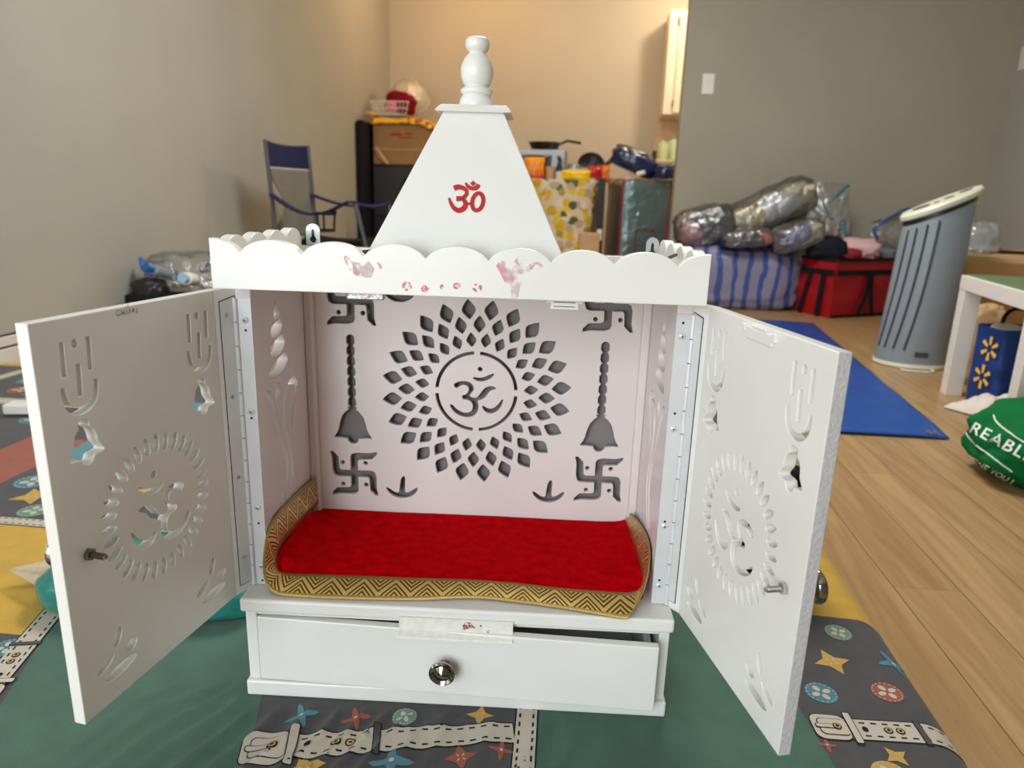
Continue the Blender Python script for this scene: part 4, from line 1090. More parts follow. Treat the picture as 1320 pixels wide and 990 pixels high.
b = MB(); b.grid(lambda u, v: (-.22 + .50 * u, -.22 + .42 * v, .012 + .018 * fb((u * 3, v * 3, 0), 1.6, 7) - (.045 * (1 - v * 8) if v < .125 else 0) - (.05 * max(0, u - .75) * 4 if u > .75 else 0) * (1 if v < .5 else .6)), 30, 20)
solidobj('folded_cloth', b, YCL, 'yellow floral cloth spread on top of the cardboard box in the corner', 'cloth', smooth=180, solid=.008, loc=(-1.36, 5.07, 1.124))
b = MB(); b.tube([(0, 0, 0), (.0, .22, .01)], .017, 12); b.tube([(0, -.05, -.002), (0, 0, 0)], .009, 10)
solidobj('rolling_pin', b, WOOD, 'pale wooden rolling pin poking out at the left end of the yellow cloth', 'rolling pin', smooth=50, loc=(-1.575, 4.80, 1.155))
b = MB()
def rect_loop(w, d, z): return [(-w, -d, z), (w, -d, z), (w, d, z), (-w, d, z)]
for z, s in ((.0, .85), (.045, .93), (.09, 1.0)): b.tube(rect_loop(.145 * s, .10 * s, z), .0035, 6, closed=True)
for k in range(11):
    x = -.12 + .024 * k
    b.tube([(x * 1.18, -.10, .09), (x, -.085, 0), (x, .085, 0), (x * 1.18, .10, .09)], .0022, 5)
for k in range(5):
    y = -.07 + .035 * k; b.tube([(-.145, y * 1.15, .09), (-.123, y, 0), (.123, y, 0), (.145, y * 1.15, .09)], .0022, 5)
solidobj('wire_basket', b, WPL, 'white wire dish basket on the yellow cloth, holding crimson cloth', 'basket', loc=(-1.45, 5.0, 1.162))
v, f = lump((.22, .15, .17), seed=8, power=.55, amp=.16, freq=2.2, flat=.3)
solidobj('folded_cloth', MB().add(v, f, Matrix.Rotation(R_(12), 4, 'Y')), REDC, 'crimson cloth heaped in the white wire basket', 'cloth', smooth=180, loc=(-1.40, 5.0, 1.185))
v, f = lump((.09, .05, .08), seed=18, power=.6, amp=.12, flat=.3)
solidobj('plastic_bag', MB().add(v, f), PINKC, 'pink plastic bag at the front of the wire basket', 'bag', smooth=180, loc=(-1.44, 4.935, 1.185))
b = MB(); b.lathe([(.155, 0), (.150, .012), (.145, .03), (.12, .085), (.09, .11), (0, .116)], n=36, cap=False); b.lathe([(.155, 0), (.162, -.003), (.162, .004), (.155, .006)], n=36, cap=False)
solidobj('plastic_basin', b, film('frosted_plastic', tint=(235, 225, 210), haze=.38), 'clear plastic basin tipped upright behind the crimson cloth', 'basin', smooth=60, loc=(-1.36, 5.14, 1.30), rot=(R_(52), R_(18), 0))
b = MB(); b.tube(chaikin([(-.10, 0, 0), (-.10, 0, .45), (-.085, 0, .58), (-.03, 0, .65), (.08, 0, .66), (.14, 0, .58), (.15, 0, .45), (.15, 0, 0)], 2, False), .018, 12)
b.tube([(-.10, 0, .38), (.15, 0, .38)], .010, 8); b.tube([(-.10, 0, .12), (.15, 0, .12)], .010, 8)
for sx in (-.10, .15): b.tube([(sx, -.12, .02), (sx, .12, .02)], .014, 8)
for z in (.40, .55): b.box((-.125, -.03, z), (-.10, -.005, z + .02))
solidobj('folded_trolley', b, BLKP, 'black folded trolley with an arched handle, half behind the spire', 'trolley', smooth=60, loc=(-1.03, 4.55, .19))
MBs = MB().box((-.2, -.14, 0), (.24, .14, .182)); solidobj('storage_crate', MBs, BLKP, 'low black crate under the folded trolley', 'crate', bevel=.01, loc=(-1.03, 4.55, .001))
v, f = lump((.22, .18, .26), seed=41, power=.7, amp=.12, flat=.3); solidobj('handbag', MB().add(v, f), BLKP, 'black handbag on the floor in front of the black cabinet', 'bag', smooth=180, loc=(-1.30, 4.66, 0.001))
v, f = lump((.24, .16, .14), seed=42, power=.7, amp=.2, flat=.3); solidobj('plastic_bag', MB().add(v, f), pmat('grey_bag', (170, 166, 160), rough=.4, bump=.5), 'crumpled pale grey plastic bag below the black handbag', 'bag', smooth=180, loc=(-1.16, 4.28, 0.001))
v, f = lump((.12, .14, .22), seed=43, power=.6, amp=.1, flat=.3); solidobj('paper_bag', MB().add(v, f), pmat('taupe_paper', (120, 100, 80), rough=.85), 'small taupe paper bag left of the black handbag', 'bag', smooth=180, loc=(-1.44, 4.62, 0.001))

CAMC = (0.11789, -0.63750, 0.59062)
CAMR = (0.993354, 0.111104, 0.030073)
CAMU = (-0.057339, 0.251114, 0.966258)
CAMF = (-0.099804, 0.961560, -0.255816)
# ------------------------------------------------------------------ table of kitchen things behind the spire (right)
t = thing('folding_table', 'small brown table behind the lemon tote, carrying kitchen things', 'table', (-.16, 4.64, 0))
MB().box((-.31, -.26, .675), (.31, .24, .70)).build('tabletop', pmat('brown_laminate', (112, 82, 58), rough=.5), t, bevel=.003)
for sx in (-.28, .28):
    for sy in (-.22, .21): MB().tube([(sx, sy, .002), (sx, sy, .675)], .014, 10).build('leg', TUBEG, t, smooth=60)
TZ = .7005
t = thing('toaster_oven', 'silver toaster oven on the table with a black pan on top', 'oven', (-.26, 4.66, TZ))
MB().box((-.17, -.13, .012), (.17, .13, .215)).build('oven_body', SILV, t, bevel=.012, seg=3)
MB().box((-.15, -.137, .035), (.07, -.131, .175)).build('oven_door', BLKP, t, bevel=.004)
MB().tube([(-.13, -.155, .165), (.05, -.155, .165)], .007, 8).build('handle', SILV, t, smooth=60)
for z in (.06, .11, .16): MB().lathe([(0, 0), (.015, 0), (.013, .016), (0, .017)], n=20, M=frame((.12, -.131, z), (1, 0, 0), (0, 0, 1))).build('control_knob', BLKP, t, smooth=40)
for sx in (-.14, .14):
    for sy in (-.1, .1): MB().lathe([(.012, 0), (.014, .012), (0, .013)], c=(sx, sy, 0), n=12).build('foot', BLKP, t)
def pan(name, label, x, y, z, r, h, hang):
    t = thing(name, label, 'pan', (x, y, z))
    b = MB(); b.lathe([(0, 0), (r * .72, 0), (r * .80, .006), (r, h), (r * .97, h), (r * .77, .009), (0, .006)], n=36); b.build('pan_body', BLKP, t, smooth=40)
    d = Vector((math.cos(hang), math.sin(hang), 0)); b = MB(); b.tube([tuple(d * r + Vector((0, 0, h * .8))), tuple(d * (r + .05) + Vector((0, 0, h + .012))), tuple(d * (r + .15) + Vector((0, 0, h - .004)))], [.008, .010, .009], 8); b.build('handle', BLKP, t, smooth=60)
    for s in (-1, 1):
        b = MB(); b.tube([(s * r * .9, 0, h), (s * (r + .02), 0, h + .025), (s * (r + .025), 0, h + .05)], .002, 6); b.build('wire_ear', SILV, t, smooth=60)
pan('frying_pan', 'black frying pan on top of the silver toaster oven', -.25, 4.64, TZ + .216, .115, .05, R_(-14))
t = thing('wok', 'black round-bottomed wok leaning at the back of the table, right of the oven', 'wok', (.085, 4.72, TZ + .125), rot=(R_(62), R_(10), 0))
b = MB(); b.lathe([(0, -.05), (.05, -.042), (.085, -.02), (.10, .005), (.096, .006), (.08, -.016), (0, -.044)], n=36); b.build('wok_body', BLKP, t, smooth=50)
b = MB(); b.tube([(.09, .02, 0), (.13, .05, .02), (.14, .09, .02)], [.014, .018, .014], 10); b.build('handle', BLKP, t, smooth=60)
b = MB(); b.lathe([(0, 0), (.05, 0), (.052, .02), (.048, .10), (.040, .125), (.038, .125), (.045, .10), (.048, .02), (0, .004)], n=28); b.tube([(.05, 0, .10), (.085, 0, .085), (.08, 0, .04), (.052, 0, .03)], .006, 8)
solidobj('glass_jug', b, film('jug_glass', tint=(215, 220, 215), haze=.35), 'glass jug on the table between the oven and the wok', 'jug', smooth=50, loc=(-.035, 4.60, TZ))
def pouch(name, label, x, y, z, w, d, h, m, cat='packet', rz=0, rx=0, amp=.05, two=None):
    b = MB()
    def fn(s):
        def f(u, v):
            e = (1 - (2 * abs(u - .5)) ** 3) * (1 - (2 * abs(v - .42)) ** 4 * .9)
            return ((u - .5) * w * (1 + .04 * math.sin(v * 9)), s * d / 2 * max(0, e) * (1 + amp * 4 * fb((u * 3, v * 3, s), 1.3, x * 9)), v * h)
        return f
    b.grid(fn(1), 14, 16); b.grid(fn(-1), 14, 16)
    if two: b.mat(1).box((-w * .3, -d / 2 - .001, h * .45), (w * .3, -d * .46, h * .75)) if False else None
    o = b.build(name, m, None, smooth=180, loc=(x, y, z), rot=(rx, 0, rz))
    return tag(o, label, cat)
def banded(name, c1, c2, z0, z1, c3=None):
    m, nt, bs = nodes_of(name); L = nt.links
    tc = nt.nodes.new('ShaderNodeTexCoord'); sp = nt.nodes.new('ShaderNodeSeparateXYZ'); L.new(tc.outputs['Object'], sp.inputs[0])
    mr = nt.nodes.new('ShaderNodeMapRange'); mr.inputs[1].default_value = z0; mr.inputs[2].default_value = z1
    nz = nt.nodes.new('ShaderNodeTexNoise'); nz.inputs['Scale'].default_value = 25; L.new(tc.outputs['Object'], nz.inputs['Vector'])
    ad = nt.nodes.new('ShaderNodeMath'); ad.operation = 'MULTIPLY_ADD'; ad.inputs[1].default_value = .06; L.new(nz.outputs['Fac'], ad.inputs[0]); L.new(sp.outputs['Z'], ad.inputs[2])
    L.new(ad.outputs[0], mr.inputs[0])
    cr = nt.nodes.new('ShaderNodeValToRGB'); cr.color_ramp.interpolation = 'CONSTANT'
    cr.color_ramp.elements[0].color = (*lin(c1), 1); cr.color_ramp.elements[1].position = .5; cr.color_ramp.elements[1].color = (*lin(c2), 1)
    if c3: e = cr.color_ramp.elements.new(.72); e.color = (*lin(c3), 1)
    L.new(mr.outputs[0], cr.inputs[0]); L.new(cr.outputs[0], bs.inputs['Base Color']); bs.inputs['Roughness'].default_value = .35
    return m
pouch('snack_bag', 'orange snack bag with a pink base, leftmost on the table', -.30, 4.40, TZ, .14, .07, .165, banded('orange_pink_foil', (204, 60, 90), (240, 130, 20), 0, .13, (245, 150, 40)))
b = MB(); b.lathe([(0, 0), (.026, 0), (.033, .09), (.034, .095), (.030, .094), (0, .09)], n=28)
solidobj('paper_cup', b, pmat('tan_paper_cup', (206, 170, 124), rough=.6), 'tan paper cup with a lid, right of the orange snack bag', 'cup', smooth=40, loc=(-.19, 4.42, TZ))
t = thing('sauce_bottle', 'dark sauce bottle with a white label, right of the paper cup', 'bottle', (-.128, 4.42, TZ))
b = MB(); b.lathe([(0, 0), (.022, 0), (.023, .08), (.012, .11), (.011, .13), (0, .13)], n=24); b.build('bottle_body', BLKP, t, smooth=40)
b = MB(); b.lathe([(.0236, .015), (.0238, .065)], n=24, cap=False); b.build('bottle_label', WPL, t, smooth=60)
b = MB(); b.lathe([(.013, .13), (.013, .15), (0, .15)], n=20); b.build('cap', BLKP, t)
b = MB(); b.box((-.085, -.03, 0), (.085, .03, .085)); b.mat(1).hexa([(.02, -.0312, .005), (.086, -.0312, .005), (.086, -.03, .005), (.02, -.03, .005)], [(.05, -.0312, .07), (.086, -.0312, .075), (.086, -.03, .075), (.05, -.03, .07)])
solidobj('carton', b, [WPL, RP], 'white carton with a red corner behind the yellow packet', 'carton', bevel=.003, loc=(.01, 4.50, TZ), rot=(0, 0, R_(-8)))
pouch('snack_packet', 'bright yellow packet lying on the rim of the lemon tote', -.01, 4.30, .700, .19, .07, .075, YELLOW, rz=R_(-4))
pouch('snack_packet', 'red and white packet at the right end of the table', .115, 4.42, TZ, .10, .05, .11, banded('red_white_foil', (226, 216, 205), (190, 30, 30), 0, .10), rz=R_(10))
pouch('snack_packet', 'small orange packet behind the red and white one', .17, 4.52, TZ, .09, .05, .12, ORANGE, rz=R_(-10))
# lemon tote
LEM = patchy('lemon_print_canvas', (204, 186, 158), ((206, 164, 14), (72, 76, 36), (220, 182, 26), (214, 196, 168), (196, 158, 16), (150, 136, 60), (176, 150, 120), (212, 176, 20)), 19, .56)
b = MB()
def tote(u, v):
    z = .005 + .70 * v; a = u * 2 * PI
    w = .13 + .08 * v ** .8; d = .10 + .02 * math.sin(v * 3)
    k = .62
    x = math.copysign(abs(math.cos(a)) ** k, math.cos(a)) * w; y = math.copysign(abs(math.sin(a)) ** k, math.sin(a)) * d
    n_ = .018 * fb((x * 6, y * 6, z * 5), 1, 3)
    return (x + n_ + .05 * (1 - v), y + n_, z + (.012 * fb((x * 9, y * 3, 0), 1, 5) if v > .95 else 0))
b.grid(tote, 48, 26)
t = solidobj('tote_bag', b, LEM, 'lemon-patterned tote bag standing right of the spire', 'bag', smooth=180, solid=.004, loc=(-.09, 4.16, 0))
b = MB(); b.tube(chaikin([(-.06, -.12, .66), (-.06, -.13, .55), (-.03, -.135, .50), (.05, -.135, .50), (.08, -.13, .55), (.08, -.12, .66)], 2, False), .008, 8)
solidobj('cardboard_box', MB().box((-.05, -.03, 0), (.05, .03, .66)), CARD, 'narrow cardboard box between the lemon tote and the black panel', 'box', bevel=.003, loc=(.112, 4.315, 0.001), rot=(0, 0, R_(-6)))
pb = MB(); pb.box((-.065, -.03, 0), (.065, .03, .38))
solidobj('paper_bag', pb, BPAPER, 'brown paper bag in front of the narrow cardboard box', 'bag', bevel=.006, loc=(.10, 4.04, 0.001), rot=(R_(3), 0, R_(8)))
solidobj('folded_board', MB().box((-.022, -.02, 0), (.022, .03, .72)).mat(1).box((-.016, -.0208, .33), (.016, -.0201, .40)), [BLKP, WPL], 'black flat board standing on edge left of the teal suitcase', 'board', bevel=.004, loc=(.165, 4.13, 0.001), rot=(0, 0, R_(4)))
# teal suitcase
t = thing('suitcase', 'upright teal suitcase with maroon piping under a clear cover', 'suitcase', (.445, 4.36, .0), R_(17))
SW, SD, SH0, SH1 = .195, .15, .03, .715
sb = plate([rrect(-SW, SH0, SW, SH1, .035)], .20, .012); MB().mesh(sb, frame((0, -.045, 0), (1, 0, 0), (0, 0, 1))).build('front_shell', KHAKI, t, smooth=40)
MB().mesh(plate([rrect(-SW + .004, SH0 + .004, SW - .004, SH1 - .004, .033)], .014, .004), frame((0, -.149, 0), (1, 0, 0), (0, 0, 1))).build('front_panel', TEALF, t, smooth=40)
MB().box((SW - .002, -.13, SH0 + .05), (SW + .004, .13, SH1 - .05)).build('side_panel', TEALF, t, bevel=.002)
MB().mesh(plate([rrect(-SW, SH0, SW, SH1, .035)], .10, .010), frame((0, .10, 0), (1, 0, 0), (0, 0, 1))).build('back_shell', KHAKI, t, smooth=40)
def loopz(x0, z0_, x1, z1_, r, y): return [(px, y, pz) for px, pz in rrect(x0, z0_, x1, z1_, r, 5)]
b = MB()
b.tube(loopz(-SW - .002, SH0 - .002, SW + .002, SH1 + .002, .036, -.148), .009, 8, closed=True); b.tube(loopz(-SW - .002, SH0 - .002, SW + .002, SH1 + .002, .036, .05), .009, 8, closed=True)
b.tube([(.115, -.158, .05), (.118, -.158, .40), (.135, -.158, .70)], .013, 8)
b.build('piping', MAROON, t, smooth=60)
b = MB()
for z0_, z1_ in ((.08, .40),): b.tube(loopz(-.09, z0_, .05, z1_, .02, -.156), .008, 8, closed=True)
b.tube([(-.09, -.157, .30), (.05, -.157, .30)], .007, 8); b.tube([(-.09, -.157, .16), (.05, -.157, .16)], .007, 8); b.build('pocket_trim', MAROON, t, smooth=60)
MB().mesh(plate([rrect(-.088, .082, .048, .398, .02)], .012, .003), frame((-.0, -.152, 0), (1, 0, 0), (0, 0, 1))).build('pocket', TEALF, t, smooth=40)
b = MB()
def cover(u, v):
    a = u * 2 * PI; k = .35
    x = math.copysign(abs(math.cos(a)) ** k, math.cos(a)) * (SW + .018); y = math.copysign(abs(math.sin(a)) ** k, math.sin(a)) * (.172) - .0
    n_ = .006 * fb((x * 9, y * 9, v * 6), 1.3, 6)
    return (x + n_, y + n_, .05 + .68 * v + .01 * n_)
b.grid(cover, 64, 30); b.build('plastic_cover', FILM, t, smooth=180)
for sx in (-.16, .16):
    for sy in (-.1, .1): MB().lathe([(.0, -.012), (.022, -.012), (.024, 0), (.022, .012), (0, .012)], n=16, M=Matrix.Translation((sx, sy, .0245)) @ Matrix.Rotation(R_(90), 4, 'Y')).build('wheel', BLKP, t, smooth=40)
v, f = lump((.30, .20, .16), seed=51, power=.7, amp=.16, freq=2.2, flat=.25, ridge=.1)
solidobj('plastic_bag', MB().add(v, f, Matrix.Rotation(R_(22), 4, 'Y')), NAVYP, 'navy plastic bag on the top left of the teal suitcase', 'bag', smooth=180, loc=(.345, 4.33, .775))
v, f = lump((.24, .18, .09), seed=52, power=.7, amp=.14, flat=.3)
solidobj('towel', MB().add(v, f), CREAMT, 'folded cream towel on the suitcase behind the navy plastic bag', 'towel', smooth=180, loc=(.535, 4.40, .735))
v, f = lump((.22, .26, .10), seed=53, power=.6, amp=.18, flat=.3)
b = MB().add(v, f); v, f = lump((.07, .22, .26), seed=54, power=.7, amp=.2, flat=.1); b.add(v, f, Matrix.Translation((.155, .05, -.17)))
solidobj('jacket', b, NAVYP, 'navy jacket draped over the right corner of the teal suitcase', 'jacket', smooth=180, loc=(.60, 4.26, .735))
b = MB(); b.tube([(0, 0, 0), (.05, -.01, .015)], [.016, .014], 12)
solidobj('tube', b, WPL, 'small white tube on the suitcase under the navy plastic bag', 'tube', smooth=50, loc=(.385, 4.19, .752))

# ------------------------------------------------------------------ kitchen corner beyond the partition
t = thing('kitchen_counter', 'kitchen counter with a pale worktop beyond the partition wall', 'counter', (.58, 5.10, 0))
MB().box((0, 0, 0.1), (1.6, .565, .865)).box((.02, .05, 0), (1.58, .56, .1)).build('counter_body', WPL, t, bevel=.003)
MB().box((-.01, -.02, .865), (1.62, .568, .895)).build('worktop', pmat('pale_worktop', (198, 180, 150), rough=.35), t, bevel=.006)
for i in range(3):
    d = MB().box((.02 + .52 * i, -.018, .13), (.52 + .52 * i, -.001, .85)).build('counter_door', TRIM, t, bevel=.004); MB().tube([(.46 + .52 * i, -.035, .60), (.46 + .52 * i, -.035, .74)], .006, 8).build('handle', STEEL, d, smooth=60)
KCAB = pmat('cream_cabinet_paint', (236, 224, 196), rough=.4, var=.02)
t = thing('wall_cabinet', 'cream kitchen wall cabinet with a panelled door on the back wall', 'cabinet', (.612, 5.33, 1.245))
MB().box((0, 0, 0), (1.0, .345, .74)).build('cabinet_body', KCAB, t, bevel=.003)
for i in range(2):
    dx = .075 + .47 * i
    cd = MB().box((dx, -.020, .012), (dx + .45, -.001, .728)).mesh(plate([rrect(dx + .07, .08, dx + .38, .66, .004)], .006, .002), frame((0, -.022, 0), (1, 0, 0), (0, 0, 1))).build('cabinet_door', KCAB, t, bevel=.002)
    for z in (.08, .66): MB().tube([(dx - .006, -.016, z - .025), (dx - .006, -.016, z + .025)], .006, 8).build('door_hinge', pmat('brass', (150, 120, 70), rough=.35, metal=.8), cd, smooth=60)
def canister(label, x, y, h, r):
    t = thing('canister', label, 'canister', (x, y, .896))
    b = MB(); b.lathe([(0, 0), (r * .92, 0), (r, .01), (r, h * .84), (r * .96, h * .86), (0, h * .86)], n=28); b.build('canister_body', CUPG, t, smooth=40)
    b = MB(); b.lathe([(r * .98, h * .86), (r * .99, h * .93), (r * .3, h * .96), (r * .25, h), (0, h)], n=28); b.build('lid', CUPG, t, smooth=40)
canister('pale green lidded canister on the kitchen counter, left of the two', .628, 5.24, .145, .045)
canister('pale green lidded canister on the kitchen counter, right of the two', .715, 5.30, .165, .045)
t = thing('soap_dispenser', 'metal pump dispenser behind the pale green canisters', 'dispenser', (.675, 5.42, .896))
b = MB(); b.lathe([(0, 0), (.03, 0), (.03, .13), (.012, .15), (.009, .19), (0, .19)], n=24); b.build('bottle_body', SILV, t, smooth=40)
b = MB(); b.tube([(0, 0, .19), (0, 0, .205), (0, -.05, .20)], .006, 8); b.build('pump', SILV, t, smooth=60)
solidobj('spice_tin', MB().box((-.03, -.03, 0), (.03, .03, .075)), BLKP, 'small black tin at the left end of the kitchen counter', 'tin', bevel=.003, loc=(.585, 5.32, .896))
def light_switch(label, M_, w, h):
    t = thing('light_switch', label, 'light switch', M_.to_translation(), rot=M_.to_euler())
    MB().mesh(plate([rrect(-w / 2, -h / 2, w / 2, h / 2, .005)], .006, .002), Matrix.Translation((0, 0, .003))).build('wall_plate', WPL, t, smooth=40)
    MB().mesh(plate([rrect(-w * .21, -h * .29, w * .21, h * .29, .002)], .005, .001), Matrix.Translation((0, 0, .0065)) @ Matrix.Rotation(R_(4), 4, 'X')).build('rocker', WPL, t, smooth=40)
light_switch('white light switch on the partition wall above the plastic bags', frame((.741, YG - .0002, 1.258), (1, 0, 0), (0, 0, 1)), .068, .112)
light_switch('white wall switch on the right-hand wall near the corner', frame((XR - .0002, 3.80, 1.40), (0, -1, 0), (0, 0, 1)), .075, .125)

# ------------------------------------------------------------------ bags along the partition
def stripes(name):
    m, nt, bs = nodes_of(name); L = nt.links
    tc = nt.nodes.new('ShaderNodeTexCoord'); sp = nt.nodes.new('ShaderNodeSeparateXYZ'); L.new(tc.outputs['Object'], sp.inputs[0])
    def mth(op, a, b_=None):
        n = nt.nodes.new('ShaderNodeMath'); n.operation = op
        for i, v in enumerate((a, b_)):
            if v is None: continue
            if isinstance(v, (int, float)): n.inputs[i].default_value = v
            else: L.new(v, n.inputs[i])
        return n.outputs[0]
    nz = nt.nodes.new('ShaderNodeTexNoise'); nz.inputs['Scale'].default_value = 6; L.new(tc.outputs['Object'], nz.inputs['Vector'])
    fr_ = mth('FRACT', mth('ADD', mth('MULTIPLY', sp.outputs['X'], 12.6), mth('MULTIPLY', nz.outputs['Fac'], .9)))
    k = mth('LESS_THAN', fr_, .36)
    mx = nt.nodes.new('ShaderNodeMix'); mx.data_type = 'RGBA'; mx.inputs[6].default_value = (*lin((140, 134, 160)), 1); mx.inputs[7].default_value = (*lin((60, 84, 150)), 1)
    L.new(k, mx.inputs[0]); L.new(mx.outputs[2], bs.inputs['Base Color']); bs.inputs['Roughness'].default_value = .45
    return m
t = thing('laundry_bag', 'blue and lilac striped woven bag on the floor by the partition wall', 'bag', (.955, 3.68, 0.001), R_(-1))
v, f = lump((.71, .34, .365), seed=61, power=.45, amp=.09, freq=3.6, flat=.10, nu=64, nv=36)
MB().add(v, f).build('bag_body', stripes('striped_woven_plastic'), t, smooth=180)
# red insulated bag
t = thing('insulated_bag', 'red insulated bag with black straps on the floor behind the tower heater', 'bag', (1.43, 3.36, 0.001), R_(31))
b = MB()
def redf(s):
    pass
W_, D_, H_ = .56, .24, .315
def rwall(u, v):
    # perimeter walk front-left, front-right, back-right, back-left
    P = [(0, 0), (W_, 0), (W_, D_), (0, D_), (0, 0)]
    k = min(3, int(u * 4)); tt = u * 4 - k
    x = P[k][0] + (P[k + 1][0] - P[k][0]) * tt; y = P[k][1] + (P[k + 1][1] - P[k][1]) * tt
    n_ = .012 * fb((x * 5, y * 5, v * 3), 1.2, 8) * math.sin(PI * v)
    bul = .012 * math.sin(PI * tt) * math.sin(PI * v)
    nx_, ny_ = ((0, -1), (1, 0), (0, 1), (-1, 0))[k]
    return (x + nx_ * (n_ + bul), y + ny_ * (n_ + bul), v * H_)
b.grid(rwall, 80, 14); b.add([(0, 0, H_), (W_, 0, H_), (W_, D_, H_), (0, D_, H_)], [(0, 1, 2, 3)]); b.add([(0, 0, 0.002), (W_, 0, 0.002), (W_, D_, 0.002), (0, D_, 0.002)], [(3, 2, 1, 0)])
b.build('bag_body', REDBAG, t, smooth=50)
def band(pts, w, up, name='strap', m=BLK):
    b = MB(); P = [Vector(p) for p in pts]
    for a, c in zip(P, P[1:]):
        d_ = (c - a).normalized(); up_ = Vector(up); s_ = d_.cross(up_).normalized() * w / 2
        b.hexa([a - s_, c - s_, c + s_, a + s_], [a - s_ + up_ * .006, c - s_ + up_ * .006, c + s_ + up_ * .006, a + s_ + up_ * .006])
    return b.build(name, m, t)
band([(0, -.010, .245), (W_, -.010, .245)], .028, (0, -1, 0), 'trim_band'); band([(-.010, D_, .245), (-.010, 0, .245)], .028, (-1, 0, 0), 'trim_band')
band([(0, -.004, .312), (W_, -.004, .312)], .016, (0, -1, 0), 'trim_band'); band([(0, -.004, .008), (W_, -.004, .008)], .014, (0, -1, 0), 'trim_band')
band([(-.004, D_, .312), (-.004, 0, .312)], .016, (-1, 0, 0), 'trim_band')
band([(.225, -.026, .24), (.215, -.030, .12), (.175, -.022, .01)], .024, (0, -1, 0)); band([(.245, -.026, .24), (.255, -.030, .12), (.295, -.022, .01)], .024, (0, -1, 0))
band([(-.016, .06, .24), (-.022, .07, .01)], .03, (-1, 0, 0)); band([(-.016, .15, .24), (-.024, .17, .12), (-.020, .20, .01)], .024, (-1, 0, 0))
band([(W_ - .03, -.018, .24), (W_ - .02, -.022, .01)], .03, (0, -1, 0))
# plastic bags of clothes on top
def clothes_bag(name, label, loc, size, rot, cols, seed, zip_=None, n=6, zipc=(24, 128, 150), fill=.86):
    t = thing(name, label, 'bag', loc, rot=rot)
    v, f = lump(size, seed=seed, power=.62, amp=.10, freq=3, flat=.25, nu=44, nv=28); MB().add(v, f).build('bag_film', FILM, t, smooth=180)
    r = random.Random(seed)
    for k in range(n):
        c = cols[k % len(cols)]
        u = -0.5 + (k + .5) / n
        s_ = (size[0] / n * 2.1, size[1] * .66, size[2] * (.50 + .15 * r.random()))
        v, f = lump(s_, seed=seed * 3 + k, power=.75, amp=.22, freq=2.6, flat=.2, nu=26, nv=16)
        MB().add(v, f, Matrix.Translation((u * size[0] * .74, (r.random() - .5) * size[1] * .22, size[2] * .06 + r.random() * size[2] * .14)) @ Matrix.Rotation(r.random() * 1.0 - .5, 4, 'Y')).build('folded_garment', c, t, smooth=180)
    if zip_:
        b = MB(); b.tube(zip_, .009, 6); b.build('zip_seal', pmat('zip_strip', zipc, rough=.3), t, smooth=180)
    return t
CG = [pmat('cloth_black', (34, 34, 42), rough=.9), pmat('cloth_dusty_pink', (166, 100, 116), rough=.9), pmat('cloth_teal', (60, 126, 122), rough=.9), pmat('cloth_sand', (204, 186, 130), rough=.9), pmat('cloth_brown', (146, 96, 52), rough=.9), pmat('cloth_silver', (214, 214, 216), rough=.35, metal=.2), pmat('cloth_violet', (120, 112, 164), rough=.9), pmat('cloth_navy', (36, 42, 66), rough=.9), pmat('cloth_cream', (220, 206, 180), rough=.9), pmat('cloth_pale_pink', (226, 186, 186), rough=.9), pmat('cloth_orange', (214, 92, 48), rough=.9)]
clothes_bag('vacuum_bag', 'clear bag of black and pink clothes, leftmost on the striped bag', (.79, 3.70, .358), (.35, .28, .25), (0, R_(-12), 0), [CG[1], CG[0], CG[0], CG[7]], 71, n=4)
clothes_bag('vacuum_bag', 'clear bag of multicoloured clothes tilted up over the striped bag', (1.15, 3.75, .468), (.60, .27, .24), (0, R_(-28), 0), [CG[2], CG[3], CG[4], CG[3], CG[5], CG[5], CG[8]], 72, n=7)
clothes_bag('vacuum_bag', 'clear bag of violet and cream clothes between the striped and the red bag', (1.27, 3.51, .362), (.30, .18, .17), (0, R_(-18), 0), [CG[7], CG[6], CG[6], CG[8]], 73, n=4)
clothes_bag('vacuum_bag', 'clear bag of navy clothes squashed under the tilted multicoloured bag', (.99, 3.52, .360), (.28, .16, .11), (0, R_(-6), 0), [CG[7], CG[10], CG[0], CG[7], CG[10]], 74, n=5)
def zip_film(name, label, corners, zips, zc):
    """an emptied zip bag standing up: a crumpled closed film with a coloured seal"""
    b = MB(); c0, c1, c2, c3 = [Vector(c) for c in corners]
    ctr = (c0 + c1 + c2 + c3) / 4
    def fn(s):
        def g(u, v):
            p = c0.lerp(c1, u).lerp(c3.lerp(c2, u), v)
            e = (1 - (2 * abs(u - .5)) ** 2) * (1 - (2 * abs(v - .5)) ** 2)
            return tuple(p + Vector((.02 * fb((u * 4, v * 4, s), 1.2, 4), s * (.004 + .05 * e), .018 * fb((u * 5, v * 5, s), 1.3, 9))) - ctr)
        return g
    b.grid(fn(1), 22, 22); b.grid(fn(-1), 22, 22)
    o = thing(name, label, 'bag', ctr)
    b.build('bag_film', FILM, o, smooth=180)
    for z_ in zips:
        q_ = MB(); q_.tube([tuple(Vector(p) - ctr) for p in z_], .008, 6); q_.build('zip_seal', pmat('zip_strip', zc, rough=.3), o, smooth=180)
zip_film('zip_bag', 'empty clear zip bag with a teal seal, standing up behind the red bag', [(1.33, 3.70, .40), (1.62, 3.72, .37), (1.54, 3.72, .72), (1.34, 3.70, .72)], [[(1.54, 3.69, .71), (1.46, 3.68, .63), (1.415, 3.67, .595), (1.45, 3.67, .535), (1.475, 3.67, .52)], [(1.52, 3.66, .51), (1.55, 3.66, .45), (1.58, 3.66, .40)]], (20, 120, 145))
